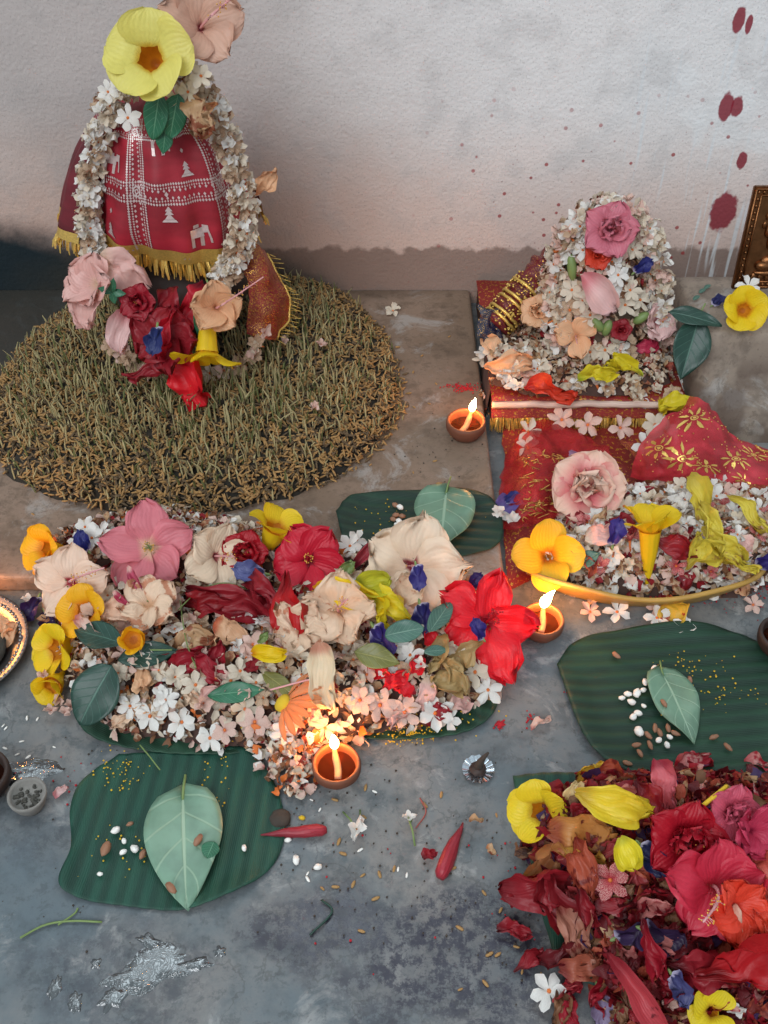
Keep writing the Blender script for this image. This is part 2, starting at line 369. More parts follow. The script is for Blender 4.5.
# ------------------------------------------------------------------ ground height field
def poly_d(x, y, poly):
    inside = False; dm = 1e9; n = len(poly)
    for i in range(n):
        x1, y1 = poly[i]; x2, y2 = poly[(i+1) % n]
        if (y1 > y) != (y2 > y) and x < (x2-x1)*(y-y1)/(y2-y1)+x1: inside = not inside
        dx, dy = x2-x1, y2-y1; t = max(0, min(1, ((x-x1)*dx+(y-y1)*dy)/(dx*dx+dy*dy)))
        d = math.hypot(x-x1-t*dx, y-y1-t*dy); dm = min(dm, d)
    return dm if inside else -dm
def ppoly(pts, z=0.0): return [tuple(P(a, b, z)[:2]) for a, b in pts]
HEAPS = {
 'left': (ppoly([(45, 612), (52, 560), (110, 535), (180, 528), (260, 545), (350, 570), (440, 592), (505, 630), (500, 700), (440, 730), (370, 742), (300, 765), (200, 752), (112, 738), (70, 700)]), .05, .07),
 'right': (ppoly([(525, 575), (560, 520), (620, 500), (700, 495), (768, 505), (830, 570), (740, 598), (620, 602), (570, 594)]), .05, .06),
 'red': (ppoly([(520, 850), (530, 810), (580, 785), (680, 778), (780, 790), (840, 900), (840, 1060), (610, 1040), (588, 978), (566, 930)]), .075, .09),
 'seat': (ppoly([(478, 385), (482, 340), (560, 320), (672, 320), (678, 385), (640, 398), (540, 400)], SEATZ), .03, .03),
 'spill': (ppoly([(248, 745), (290, 735), (318, 745), (318, 790), (296, 806), (270, 785)]), .008, .03),
}
HEAPS['seat'] = ([(min(a, LEDX-.02), b) for a, b in HEAPS['seat'][0]], .03, .03)
SC = P(197, 392, .03); SC.y = 1.318; SRX, SRY, SHH, SRB = .332, .292, .058, .43
def base_z(x, y):
    z = 0.0
    if x < SLABX and y > SLABY: z = .03
    if x > SLABX and y > BACKY: z = .03
    if x > LEDX and LEDY < y < LEDB: z = .17
    elif x > SLABX+.01 and x < LEDX-.005 and SEATY < y < BACKY-.01: z = SEATZ
    return z
def GZ(x, y):
    z = base_z(x, y)
    r = ((x-SC.x)/SRX)**2+((y-SC.y)/(SRY if y < SC.y else SRB))**2
    if r < 1: z += SHH*(1-r*r)**.8
    for k, (poly, h, wd) in HEAPS.items():
        d = poly_d(x, y, poly)
        if d > 0:
            t = min(1, d/wd); hh = h*(1-(1-t)**2)*(1+.35*MN.noise(Vector((x*14, y*14, h*50))))
            if k != 'seat' or z >= SEATZ: z += hh if k != 'left' else hh-(z*.5*t)
    return z
def hit(px, py, dz=0.0):
    d = ray(px, py); t = .55; lt = t
    while t < 3:
        p = CP+d*t
        if p.z <= GZ(p.x, p.y)+dz or p.y > WALLY-.005: break
        lt = t; t += .015
    a, b = lt, t
    for _ in range(8):
        m_ = (a+b)/2; p = CP+d*m_
        if p.z <= GZ(p.x, p.y)+dz: b = m_
        else: a = m_
    return CP+d*b
def gn(x, y, e=.008):
    return Vector((GZ(x-e, y)-GZ(x+e, y), GZ(x, y-e)-GZ(x, y+e), 2*e)).normalized()

# ------------------------------------------------------------------ the setting
def box(x0, x1, y0, y1, z0, z1, name, mat, bev=.004, seg=3, cut=0, rough=0):
    import bmesh
    bm = bmesh.new(); bmesh.ops.create_cube(bm, size=1)
    for v in bm.verts: v.co = Vector(((x0+x1)/2+v.co.x*(x1-x0), (y0+y1)/2+v.co.y*(y1-y0), (z0+z1)/2+v.co.z*(z1-z0)))
    if cut: bmesh.ops.subdivide_edges(bm, edges=bm.edges[:], cuts=cut, use_grid_fill=True)
    if rough:
        for v in bm.verts: v.co += MN.noise_vector(v.co*9)*rough
    if bev: bmesh.ops.bevel(bm, geom=[e for e in bm.edges if e.is_manifold and e.calc_face_angle(0) > .6], offset=bev, segments=seg, profile=.5, affect='EDGES')
    m = bpy.data.meshes.new(name); bm.to_mesh(m); bm.free(); m.materials.append(mat)
    m.polygons.foreach_set('use_smooth', [False]*len(m.polygons)); return ob(name, m)
f = box(-1.6, 1.6, -.6, WALLY+.1, -.06, 0, 'floor', M['floor'], 0); f['kind'] = 'structure'
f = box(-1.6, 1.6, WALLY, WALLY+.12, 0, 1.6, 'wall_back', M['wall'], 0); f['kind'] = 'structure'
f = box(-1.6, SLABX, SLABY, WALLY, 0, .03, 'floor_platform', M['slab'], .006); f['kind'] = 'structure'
def ledge():
    V, F, U = [], [], []
    nx, ns = 22, 34; X0, X1 = LEDX, LEDX+.6
    prof = [(LEDB+.012, 0), (LEDB+.012, .08), (LEDB+.008, .155), (LEDB-.01, .17), (LEDY+.10, .17), (LEDY+.022, .17), (LEDY+.006, .167), (LEDY-.002, .157), (LEDY-.010, .135), (LEDY-.03, .08), (LEDY-.05, .03), (LEDY-.055, -.0)]
    pts = spline([Vector((0, a, b)) for a, b in prof], ns)
    for i, p in enumerate(pts):
        for j in range(nx+1):
            x = X0+(X1-X0)*(j/nx)**1.4; q = Vector((x, p.y, p.z))
            drop = max(0, 1-(x-X0)/.03); q.z -= .012*drop**2; q.y += .018*drop**2
            if 0 < i < ns: q += MN.noise_vector(q*12)*.006+MN.noise_vector(q*40)*.0015
            V.append(q); U.append((j/nx, i/ns))
    w_ = nx+1
    for i in range(ns):
        for j in range(nx): F.append((i*w_+j, (i+1)*w_+j, (i+1)*w_+j+1, i*w_+j+1))
    b = len(V)
    for i in range(ns+1): V.append(Vector((V[i*w_].x, V[i*w_].y, 0))); U.append((0, 0))
    for i in range(ns): F.append((i*w_, b+i, b+i+1, (i+1)*w_))
    return ob('stone_block', me('stone_block', V, F, M['ledge'], U))
tag(ledge(), 'rough concrete block with rounded front edge carrying the copper plaque', 'block')

# ------------------------------------------------------------------ petals and flowers
def petal_geo(L, W, a0, a1, cup=.2, ruf=.05, seed=0, nu=9, nv=8, p=1.4, q=.55, fr=9, crumple=0, twist=0, frill=0):
    a0, a1 = math.radians(a0), math.radians(a1); r = z = 0; rows = []
    for i in range(nu+1):
        u = i/nu; a = a0+(a1-a0)*u; rows.append((r, z, a, u)); r += L/nu*math.cos(a); z += L/nu*math.sin(a)
    V, F, U = [], [], []
    for i, (r, z, a, u) in enumerate(rows):
        ww = W*max(.03 if u < .5 else .10, math.sin(PI*min(1, max(0, u))**p))**q if 0 < u < 1 else W*(.16 if u == 0 else .16)
        for j in range(nv+1):
            v = -1+2*j/nv; y = v*ww; n_ = Vector((-math.sin(a), 0, math.cos(a)))
            off = cup*ww*v*v + ruf*L*u*u*abs(v)**1.5*math.sin(fr*v*1.3+u*5+seed*2.1) + .3*ruf*L*MN.noise(Vector((u*3+seed*3.7, v*2, seed)))
            rr = -frill*L*u*u*(v*v)*.5 + frill*L*.35*u*u*math.sin(v*17+seed)
            pt = Vector((r, y, z))+n_*off+Vector((math.cos(a), 0, math.sin(a)))*rr
            if twist:
                an = twist*u; pt = Vector((pt.x, pt.y*math.cos(an)-pt.z*math.sin(an), pt.y*math.sin(an)+pt.z*math.cos(an)))
            if crumple: pt += MN.noise_vector(pt*(2.2/L)+Vector((seed*5.1, seed, 0)))*crumple*L+MN.noise_vector(pt*(6/L)+Vector((seed, 9, 0)))*crumple*L*.42
            V.append(pt); U.append((j/nv, u))
    w_ = nv+1
    for i in range(nu):
        for j in range(nv): F.append((i*w_+j, i*w_+j+1, (i+1)*w_+j+1, (i+1)*w_+j))
    return V, F, U
_bank = {}
def pm(key, mat, **kw):
    """bank of petal meshes"""
    k = (key, mat.name, tuple(sorted(kw.items())))
    if k not in _bank:
        V, F, U = petal_geo(**kw); _bank[k] = me('petal', V, F, mat, U)
    return _bank[k]
def stamen_mesh(L, r, n, mcol, mdot, curve=.15, seed=0):
    rr = random.Random(seed); mb = MB(); pts = [Vector((curve*L*(t/8)**2, 0, L*t/8)) for t in range(9)]
    mb.add(*tube(pts, [r*(1-.5*t/8) for t in range(9)], 6), mi=0)
    for i in range(n):
        t = rr.uniform(.5, 1.0); a = rr.uniform(0, 2*PI); p = pts[0].lerp(pts[-1], t); p.x = curve*L*t*t
        q = p+Vector((math.cos(a), math.sin(a), .3))*r*rr.uniform(2.0, 3.6)
        mb.add(*tube([p, q], r*.18, 3), mi=0); mb.add(*ellipsoid(r*.5, r*.5, r*.5, 5, 3), mi=1, mat=T(q))
    return mb.mesh('stamen', [mcol, mdot])
def calyx_mesh(r, h, stalk=0, mat=None):
    mb = MB(); mb.add(*lathe([(r*.3, -h), (r*.8, -h*.6), (r, 0), (r*.9, h*.1)], 10))
    for k in range(5):
        a = 2*PI*k/5; mb.add([(r*math.cos(a-.4), r*math.sin(a-.4), 0), (r*math.cos(a+.4), r*math.sin(a+.4), 0), (r*1.3*math.cos(a), r*1.3*math.sin(a), h*.8)], [(0, 1, 2)])
    if stalk: mb.add(*tube([(0, 0, -h*.9), (0, stalk*.1, -h-stalk*.5), (0, stalk*.25, -h-stalk)], r*.3, 6))
    return mb.mesh('calyx', [mat or M['stem']])
PINKST, RED = M['stem_pink'], None
def hibiscus(p, size, n=TOCAM, roll=0, mat=None, label='', group=None, a=(62, -16), ruf=.12, crumple=.05, st=.62, dots=26, stcol=None, dotcol=None, np_=5, width=.265, frill=.16, seed=0, name='hibiscus_flower', calyx=True, cup=.12, stcurve=.15):
    rr = random.Random(seed*7+3)
    root = empty(name, T(p) @ orient(n, roll), label, 'flower', group)
    for k in range(np_):
        m_ = pm('hib', mat, L=round(size*.55*rr.choice((.9, 1.04)), 4), W=round(size*width, 4), a0=a[0]+rr.choice((-5, 0, 6)), a1=a[1]+rr.choice((-14, 0, 12)), cup=cup, ruf=ruf, seed=(k+seed) % 4, crumple=crumple, frill=frill, twist=.25, nu=10, nv=12)
        ob('petal', m_, root, Matrix.Rotation(2*PI*k/np_+rr.uniform(-.1, .1), 4, 'Z'))
    if st: ob('stamen', stamen_mesh(size*st, size*.018, dots, stcol or PINKST, dotcol or M['pollen'], stcurve, seed), root)
    if calyx: ob('calyx', calyx_mesh(size*.06, size*.1), root)
    return root
def double_hibiscus(p, size, mat, label, n=TOCAM, roll=0, group=None, seed=0, name='double_hibiscus_flower', inner=13, width=.24, frill=.14, pollen=True):
    rr = random.Random(seed+50); root = empty(name, T(p) @ orient(n, roll), label, 'flower', group)
    for k in range(5):
        ob('petal', pm('dho', mat, L=round(size*.5, 4), W=round(size*width, 4), a0=45, a1=-15, cup=.1, ruf=.13, seed=k % 4, frill=frill, nu=9, nv=12), root, Matrix.Rotation(2*PI*k/5, 4, 'Z'))
    for k in range(inner):
        an = 2*PI*k*.382; t = k/inner
        ob('petal', pm('dhi', mat, L=round(size*(.42-.14*(k % 3)/2), 4), W=round(size*width*.8, 4), a0=60+8*(k % 3), a1=20+12*(k % 4), cup=.35, ruf=.22, seed=k % 5, frill=frill, nu=7, nv=10), root,
           Matrix.Rotation(an, 4, 'Z') @ Matrix.Rotation(-t*.5, 4, 'Y') @ T((0, 0, size*.02*t)))
    if pollen: ob('stamen', stamen_mesh(size*.36, size*.015, 18, mat, M['pollen'], .2, seed), root)
    return root
Y_BRIGHT = petal_mat('f2cf22', 'e09a1c', .0, .3, trans=.3, vein=.06); Y_PALE = petal_mat('ede27a', 'dfb93a', .0, .22, trans=.3, vein=.05)
Y_LIME = petal_mat('e3cf2e', 'b5bf3a', .0, .35, trans=.3, vein=.06); Y_ORANGE = petal_mat('f6b91d', 'e6861a', .0, .4, trans=.3, vein=.06)
Y_SPOT = petal_mat('dcb53a', 'a9823a', .0, .3, blot='5a2a20', bf=.35)
def allamanda(p, size, n=TOCAM, roll=0, mat=None, label='', group=None, a=(55, -5), seed=0, name='trumpet_flower', stalk=.3, tubel=.5, lobes=5, tmat=None, W=.25, thr=.13, nf=5, throat=True):
    mat = mat or Y_BRIGHT; rr = random.Random(seed+9)
    root = empty(name, T(p) @ orient(n, roll), label, 'flower', group); t = thr*size
    pr = [(t*.22, -tubel*size), (t*.28, -tubel*size*.8), (t*.55, -tubel*size*.6), (t*.85, -tubel*size*.35), (t, -tubel*size*.1), (t*1.12, 0.0)]
    V, F, U = lathe(pr, 20); F = F[:-2] if len(F[-1]) > 4 else F
    ob('tube', me('tube', V, F, tmat or mat, [(u, 1-v*.8) for u, v in U]), root)
    if throat:
        V, F, U = lathe([(t*.15, -tubel*size*.5), (t*.7, -tubel*size*.3), (t*.95, -.004*size)], 16); ob('throat', me('throat', V, F[:-1], petal_mat('d98a1e', 'b5651a'), U), root)
    for k in range(nf):
        m_ = pm('all', mat, L=round(size*.37, 4), W=round(size*W, 4), a0=a[0]+rr.choice((-6, 6)), a1=a[1]+rr.choice((-18, 0, 14)), cup=.15, ruf=.06, seed=(k+seed) % 4, p=1.15, q=.5, twist=.3, nu=9, nv=8)
        an = 2*PI*k/lobes; ob('petal', m_, root, Matrix.Rotation(an, 4, 'Z') @ T((t*.75, 0, -.02*size)))
    if stalk:
        c = ob('calyx', calyx_mesh(t*.35, size*.1, size*stalk), root, T((0, 0, -tubel*size*.98)))
    return root
# night jasmine (white pinwheel with orange tube): one small mesh each
W_FRESH = petal_mat('f2eee8', 'e8c090', .0, .16, trans=.25, vein=.03); W_CREAM = petal_mat('e6d8c4', 'd98a4a', .0, .2, trans=.25, vein=.05)
W_PINK = petal_mat('e6c4b6', 'c9706a', .0, .3, trans=.25, blot='c07068', bf=.12); W_WILT = petal_mat('cdb094', 'b06a3c', .0, .3, trans=.2, blot='8a5a40', bf=.3)
W_RED = petal_mat('dfa9a2', 'c2424a', .1, .6, trans=.2, blot='b02838', bf=.6)
ORANGE = plain('orange_tube', H('d9722e'), .6, nz=.2)
def jas_mesh(mat, kind, seed, S=1.0):
    k = ('jas', mat.name, kind, seed)
    if k in _bank: return _bank[k]
    rr = random.Random(seed*31+kind); mb = MB(); n = rr.choice((6, 6, 7, 5))
    a = {0: (25, -15), 1: (65, 30), 2: (50, -40)}[kind]
    for i in range(n):
        V, F, U = petal_geo(.5*rr.uniform(.85, 1.05), .15, a[0]+rr.uniform(-12, 12), a[1]+rr.uniform(-30, 30), cup=.35*rr.uniform(-.5, 1.5), ruf=.12, seed=seed+i, nu=4, nv=4, p=1.7, q=.6, crumple=.05 if kind == 0 else .12, twist=rr.uniform(-.6, .6))
        mb.add(V, F, U, 0, Matrix.Rotation(2*PI*i/n+rr.uniform(-.12, .12), 4, 'Z'))
    mb.add(*tube([(0, 0, .03), (0, .02, -.2), (.03, .05, -.42)], [.06, .04, .035], 5), mi=1)
    mb.add(*ellipsoid(.055, .055, .03, 6, 4), mi=1, mat=T((0, 0, .03)))
    _bank[k] = mb.mesh('jasmine_flower', [mat, ORANGE]); return _bank[k]
JMIX = [W_FRESH, W_FRESH, W_CREAM, W_CREAM, W_PINK, W_WILT, W_RED]
def jas(p, size, n, roll=None, mat=None, kind=None, seed=None, name='jasmine_flower', parent=None, label=None, group=None, rr=R):
    mat = mat or rr.choice(JMIX); kind = rr.choice((0, 0, 1, 2)) if kind is None else kind
    m_ = T(p) @ orient(n, rr.uniform(0, 360) if roll is None else roll) @ Matrix.Scale(size, 4)
    o = ob(name, jas_mesh(mat, kind, rr.randrange(3) if seed is None else seed), parent, m_)
    if parent is None: tag(o, label, 'flower', group)
    return o
def pea(p, size, n=TOCAM, roll=0, label='', c='2f2672', group=None, seed=0, crumple=.2):
    size *= .86
    root = empty('butterfly_pea_flower', T(p) @ orient(n, roll), label, 'flower', group)
    mt = petal_mat(c, 'c8c0dc', .0, .22, trans=.15, vein=.2)
    ob('petal', me('petal', *petal_geo(size*.95, size*.36, 35, -25, cup=.5, ruf=.12, seed=seed, crumple=crumple, p=1.1, nu=9, nv=8)[:2], mt, petal_geo(size*.95, size*.36, 35, -25, cup=.5, ruf=.12, seed=seed, crumple=crumple, p=1.1, nu=9, nv=8)[2]), root)
    ob('keel_petal', pm('keel', mt, L=round(size*.45, 4), W=round(size*.13, 4), a0=60, a1=10, cup=1.2, ruf=.05), root)
    ob('calyx', me('calyx', *[x for x in ellipsoid(size*.13, size*.05, size*.05, 8, 6)][:2], M['stem']), root, T((-size*.08, 0, -size*.03)))
    return root
def loose_petal(p, L, W, n=TOCAM, roll=0, mat=None, label='', group=None, seed=0, a=(30, -20), crumple=.2, cup=.4, ruf=.2, name='petal', cat='petal', twist=.5, p_=1.2, q=.55, frill=.2):
    m_ = me('petal', *(lambda g: (g[0], g[1], mat, g[2]))(petal_geo(L, W, a[0], a[1], cup, ruf, seed, 16, 14, crumple=crumple, twist=twist, p=p_, q=q, frill=frill)))
    for v in m_.vertices: v.co.x -= L*.45
    return tag(ob(name, m_, None, T(p) @ orient(n, roll)), label, cat, group)
def leaf_geo(L, W, kind='oval', fold=.15, bend=.2, wave=.03, seed=0, nu=18, nv=12):
    V, F, U = [], [], []; r = z = 0; ang0 = bend/2
    for i in range(nu+1):
        u = i/nu; a = ang0-bend*u
        if kind == 'heart': ww = (max(u, 0)**.42*(1-u)**.95)/.485*(1 if u < .97 else 1)
        elif kind == 'round': ww = math.sin(PI*u**.9)**.6 if 0 < u < 1 else 0
        else: ww = math.sin(PI*u**.85)**.95 if 0 < u < 1 else 0
        ww = W*max(ww, .012)
        for j in range(nv+1):
            v = -1+2*j/nv
            y = v*ww; h = fold*abs(y)+wave*L*math.sin(u*9+v*2+seed)*v*v+.4*wave*L*MN.noise(Vector((u*3, v*2, seed*3.1)))
            x = r-(.16*L*abs(v)**1.6*(1-u)**5 if kind == 'heart' else 0)
            V.append(Vector((x, y, z+h))); U.append((j/nv, u))
        r += L/nu*math.cos(a); z += L/nu*math.sin(a)
    w_ = nv+1
    for i in range(nu):
        for j in range(nv): F.append((i*w_+j, i*w_+j+1, (i+1)*w_+j+1, (i+1)*w_+j))
    return V, F, U
def leaf(p0, p1, W, mat, label, kind='oval', n=(0, -.1, 1), fold=.12, bend=.2, wave=.03, seed=0, stalk=0, name='leaf', cat='leaf', group=None, thick=.0006):
    """leaf whose base is at p0 and tip at p1"""
    p0, p1 = Vector(p0), Vector(p1); L = (p1-p0).length; x = (p1-p0).normalized(); n = Vector(n); n = (n-x*n.dot(x)).normalized(); y = n.cross(x)
    m_ = Matrix((x, y, n)).transposed().to_4x4(); m_.translation = p0
    V, F, U = leaf_geo(L, W, kind, fold, bend, wave, seed); o = ob(name, me(name, V, F, mat, U), None, m_)
    s = o.modifiers.new('thickness', 'SOLIDIFY'); s.thickness = thick
    tag(o, label, cat, group)
    if stalk:
        ob('stalk', me('stalk', *tube([(0.0, 0, .0), (-stalk*.5, stalk*.05, stalk*.12), (-stalk, stalk*.15, stalk*.18)], [L*.016, L*.012, L*.012], 6)[:2], M['stem']), o)
    return o

# ------------------------------------------------------------------ banana leaf sheets
def banana(pts, z, mat, label, amp=.0016, ang=0, lift=.012, seed=0, G=None):
    wp = [P(a, b, z) for a, b in pts]; c = sum(wp, Vector())/len(wp); n = len(wp)
    loop = spline(wp+[wp[0]], 140)[:-1]; V = [Vector((c.x, c.y, z+.003))]; F = []; U = [(0, 0)]; nr = 26; na = len(loop)
    ca, sa = math.cos(ang), math.sin(ang)
    for i in range(1, nr+1):
        t = i/nr
        for k, q in enumerate(loop):
            x, y = c.x+(q.x-c.x)*t, c.y+(q.y-c.y)*t; s_ = x*ca+y*sa
            e = smooth(.7, 1, t); h = z+.003+amp*(1+math.sin(s_*2*PI/.0175))*.5+e*lift*max(0, MN.noise(Vector((x*9+seed, y*9, 1.3)))+.25)
            V.append(Vector((x, y, h))); U.append((0, 0))
    for k in range(na): F.append((0, 1+k, 1+(k+1) % na))
    for i in range(nr-1):
        for k in range(na):
            a, b = 1+i*na+k, 1+i*na+(k+1) % na; F.append((a, a+na, b+na, b))
    for v in V: v -= Vector((c.x, c.y, z))
    o = ob('banana_leaf', me('banana_leaf', V, F, mat, U), None, T((c.x, c.y, z)))
    s = o.modifiers.new('thickness', 'SOLIDIFY'); s.thickness = .0009; s.offset = 1
    return tag(o, label, 'leaf')
banana([(120, 757), (180, 752), (238, 750), (263, 766), (280, 798), (285, 835), (272, 868), (240, 893), (190, 911), (130, 908), (64, 893), (72, 850), (71, 810), (84, 781)], 0, M['banA'],
       'green banana leaf sheet with upright ribs under the large pale heart shaped leaf', ang=math.radians(-5), lift=.02, seed=1)
banana([(556, 668), (575, 643), (620, 632), (700, 628), (745, 638), (785, 662), (805, 720), (790, 765), (740, 779), (660, 780), (612, 768), (580, 735)], 0, M['banB'],
       'dark green banana leaf sheet with white pellets, behind the red flower heap', ang=math.radians(95), seed=2)
banana([(336, 517), (352, 500), (395, 494), (445, 492), (483, 498), (500, 515), (500, 543), (470, 556), (415, 560), (350, 547)], .03, M['banC'],
       'small dark banana leaf sheet on the platform behind the cream hibiscus', ang=math.radians(84), seed=3)
banana([(72, 695), (85, 733), (130, 751), (200, 757), (262, 752), (280, 720), (240, 680), (110, 660)], 0, M['banD'], 'dark banana leaf sheet peeking out at the left front of the long flower heap', lift=.006, seed=4)
banana([(330, 720), (345, 738), (410, 743), (465, 736), (495, 712), (490, 680), (420, 670), (350, 690)], 0, M['banD'], 'dark banana leaf sheet dusted yellow under the right front of the long flower heap', lift=.008, seed=5)
banana([(512, 780), (560, 777), (640, 778), (768, 792), (830, 850), (830, 960), (700, 1000), (575, 985), (545, 930), (525, 850)], 0, M['banA'], 'dark green banana leaf sheet underneath the heap of crushed red flowers', lift=.02, seed=6)

# ------------------------------------------------------------------ soil bed with sprouts
def soil_bed():
    V, F, U = [], [], []; nr, na = 40, 96
    V.append(Vector((0, 0, GZ(SC.x, SC.y)-.03))); U.append((0, 0))
    for i in range(1, nr+1):
        t = i/nr
        for k in range(na):
            a = 2*PI*k/na; rr = .985+.015*math.sin(a*23)+.05*MN.noise(Vector((math.cos(a)*2, math.sin(a)*2, 5)))
            x, y = SRX*t*rr*math.cos(a), min((SRY if a > PI else SRB)*t*rr*math.sin(a), WALLY-SC.y-.004)
            q = max(0, 1-t**4)**.8*SHH; h = q+.008*MN.noise(Vector((x*40, y*40, 0)))*(1-t**6)+.004*MN.noise(Vector((x*120, y*120, 0)))*(1-t**6)
            V.append(Vector((x, y, max(h, 0) if t < 1 else 0))); U.append((0, 0))
    for k in range(na): F.append((0, 1+k, 1+(k+1) % na))
    for i in range(nr-1):
        for k in range(na): a, b = 1+i*na+k, 1+i*na+(k+1) % na; F.append((a, a+na, b+na, b))
    bed = ob('sprout_bed', me('sprout_bed', V, F, M['soil'], U), None, T((SC.x, SC.y, .03)))
    tag(bed, 'round bed of dark soil thick with sprouting barley around the garlanded pot', 'sprout bed')
    r = random.Random(5); mb = MB(); hk = MB()
    def pt():
        while True:
            a = r.uniform(0, 2*PI); t = math.sqrt(r.random())*.99; w_ = r.uniform(.97, 1.06) if t > .88 else 1; y_ = (SRY if a > PI else SRB)*t*math.sin(a)
            if y_ < WALLY-SC.y-.015: return SRX*t*w_*math.cos(a), y_, t
    for i in range(3600):
        x, y, t = pt()
        if r.random() < t**4*.8: continue
        X, Y = x+SC.x, y+SC.y
        if (X+.33)**2+(Y-1.43)**2 < .09**2: continue
        z = GZ(X, Y)-.03; hgt = r.uniform(.014, .044)*(1.2-.6*t); dx, dy = r.gauss(0, .24)*hgt, r.gauss(0, .24)*hgt; wd = r.uniform(.0009, .0018)
        mi = 0 if r.random() < .78 else 1
        mb.add(*tube([(x, y, z-.002), (x+dx*.3, y+dy*.3, z+hgt*.6), (x+dx, y+dy, z+hgt)], [wd, wd, wd*.4], 3, False), mi=mi)
    for i in range(16000):
        x, y, t = pt()
        if r.random() > .30+t*.8: continue
        z = GZ(x+SC.x, y+SC.y)-.03; n = Vector((r.gauss(0, .7), r.gauss(0, .7), 1)); L = r.uniform(.0045, .008)
        V, F, U = ellipsoid(L, L*.28, L*.24, 5, 4)
        hk.add([Vector((v[2]*L/(L*.24), v[1], v[0]*.25)) for v in V], F, U, 0 if r.random() < .6 else 1, T((x, y, z+r.uniform(0, .006))) @ orient(n, r.uniform(0, 360)))
    ob('sprouts', mb.mesh('sprouts', [M['sprout'], M['sproutg']]), bed)['kind'] = 'stuff'
    ob('seed_husks', hk.mesh('seed_husks', [M['husk'], M['huskd']]), bed)['kind'] = 'stuff'
soil_bed()

# ------------------------------------------------------------------ litter beds: crushed petals nobody could count
RED1 = petal_mat('94202a', '4e0e16', .0, .4, trans=.2, blot='6e1620', bf=.2); RED2 = petal_mat('661a20', '3c0e14', .0, .3, trans=.15)
RUST = petal_mat('b5563e', '8a2c26', .0, .4, blot='7a2a24', bf=.4); BROWN = petal_mat('8a6044', '5f3a2c', .0, .4, blot='4a2f26', bf=.3)
VIO = petal_mat('4c3560', '2a1f3c', .0, .3); TAN = petal_mat('c9a37c', 'a8683e', .0, .4, blot='9a5a40', bf=.4); GREENP = plain('green_bits', H('5f7a3c'), .6)
def litter(name, poly, count, mats, wts, label, size=(.006, .017), seed=0, skin=None, skinz=.7, cat='petals', zoff=.002, clipz=None):
    r = random.Random(seed); mb = MB(); xs = [p[0] for p in poly]; ys = [p[1] for p in poly]; idx = list(range(len(mats)))
    x0, x1, y0, y1 = min(xs), max(xs), min(ys), max(ys)
    if skin:
        n = 60; V, F, U = [], [], []; id_ = {}
        for i in range(n+1):
            for j in range(n+1):
                x, y = x0+(x1-x0)*i/n, y0+(y1-y0)*j/n
                if poly_d(x, y, poly) > 0:
                    b = base_z(x, y); id_[i, j] = len(V); V.append(Vector((x, y, max(b*0, GZ(x, y)-.004)))); U.append((0, 0))
        for i in range(n):
            for j in range(n):
                q = [(i, j), (i+1, j), (i+1, j+1), (i, j+1)]
                if all(k in id_ for k in q): F.append(tuple(id_[k] for k in q))
        mb.add(V, F, U, len(mats))
    k = 0; gm = []
    for s_ in range(10): gm.append(petal_geo(1, r.uniform(.22, .42), r.uniform(10, 60), r.uniform(-60, 0), .4, .15, s_, 4, 3, crumple=.22, twist=r.uniform(-1, 1), p=1.2))
    while k < count:
        x, y = r.uniform(x0, x1), r.uniform(y0, y1)
        if poly_d(x, y, poly) < .004: continue
        k += 1; z = GZ(x, y)+zoff+r.uniform(-.002, .004); L = r.uniform(*size)
        n = gn(x, y)+Vector((r.gauss(0, .5), r.gauss(0, .5), 0)); mt = r.choices(idx, wts)[0]
        V, F, U = gm[r.randrange(10)]
        mb.add(V, F, U, mt, T((x, y, z)) @ orient(n, r.uniform(0, 360)) @ Matrix.Scale(L, 4))
    o = ob(name, mb.mesh(name, list(mats)+([skin] if skin else []))); tag(o, label, cat, None, 'stuff'); return o
litter('crushed_petals', HEAPS['left'][0], 5200, [W_CREAM, W_WILT, W_PINK, TAN, BROWN, RED1, ORANGE, W_FRESH], [5, 5, 3, 3, 3, 1.2, 1, 3],
       'bed of crushed pale petals making up the long flower heap', seed=1, skin=M['mulch'])
litter('crushed_petals', HEAPS['right'][0], 2600, [W_CREAM, W_WILT, W_PINK, TAN, BROWN, RED1, W_FRESH], [5, 4, 3, 2, 2, 1.4, 6],
       'bed of crushed white and rose petals in front of the red veils', size=(.009, .021), seed=2, skin=M['mulch'])
litter('crushed_petals', HEAPS['red'][0], 5200, [RED1, RED2, RUST, BROWN, VIO, W_RED, TAN], [6, 6, 2.4, 2, 1.2, .8, .8],
       'bed of crushed dark red petals and stalks on a banana leaf', size=(.007, .024), seed=3, skin=M['mulch_red'])
litter('crushed_petals', HEAPS['seat'][0], 1500, [W_CREAM, W_WILT, TAN, BROWN, W_PINK, RUST], [5, 4, 3, 2, 2, 1],
       'bed of wilted petals on the low seat around the small shrine', seed=4, skin=M['mulch'])
litter('crushed_petals', HEAPS['spill'][0], 230, [W_PINK, W_CREAM, BROWN, RUST, ORANGE, W_FRESH], [3, 4, 3, 2, 2, 2],
       'loose spill of small petals between the flame lit clay lamp and banana leaf', seed=6)

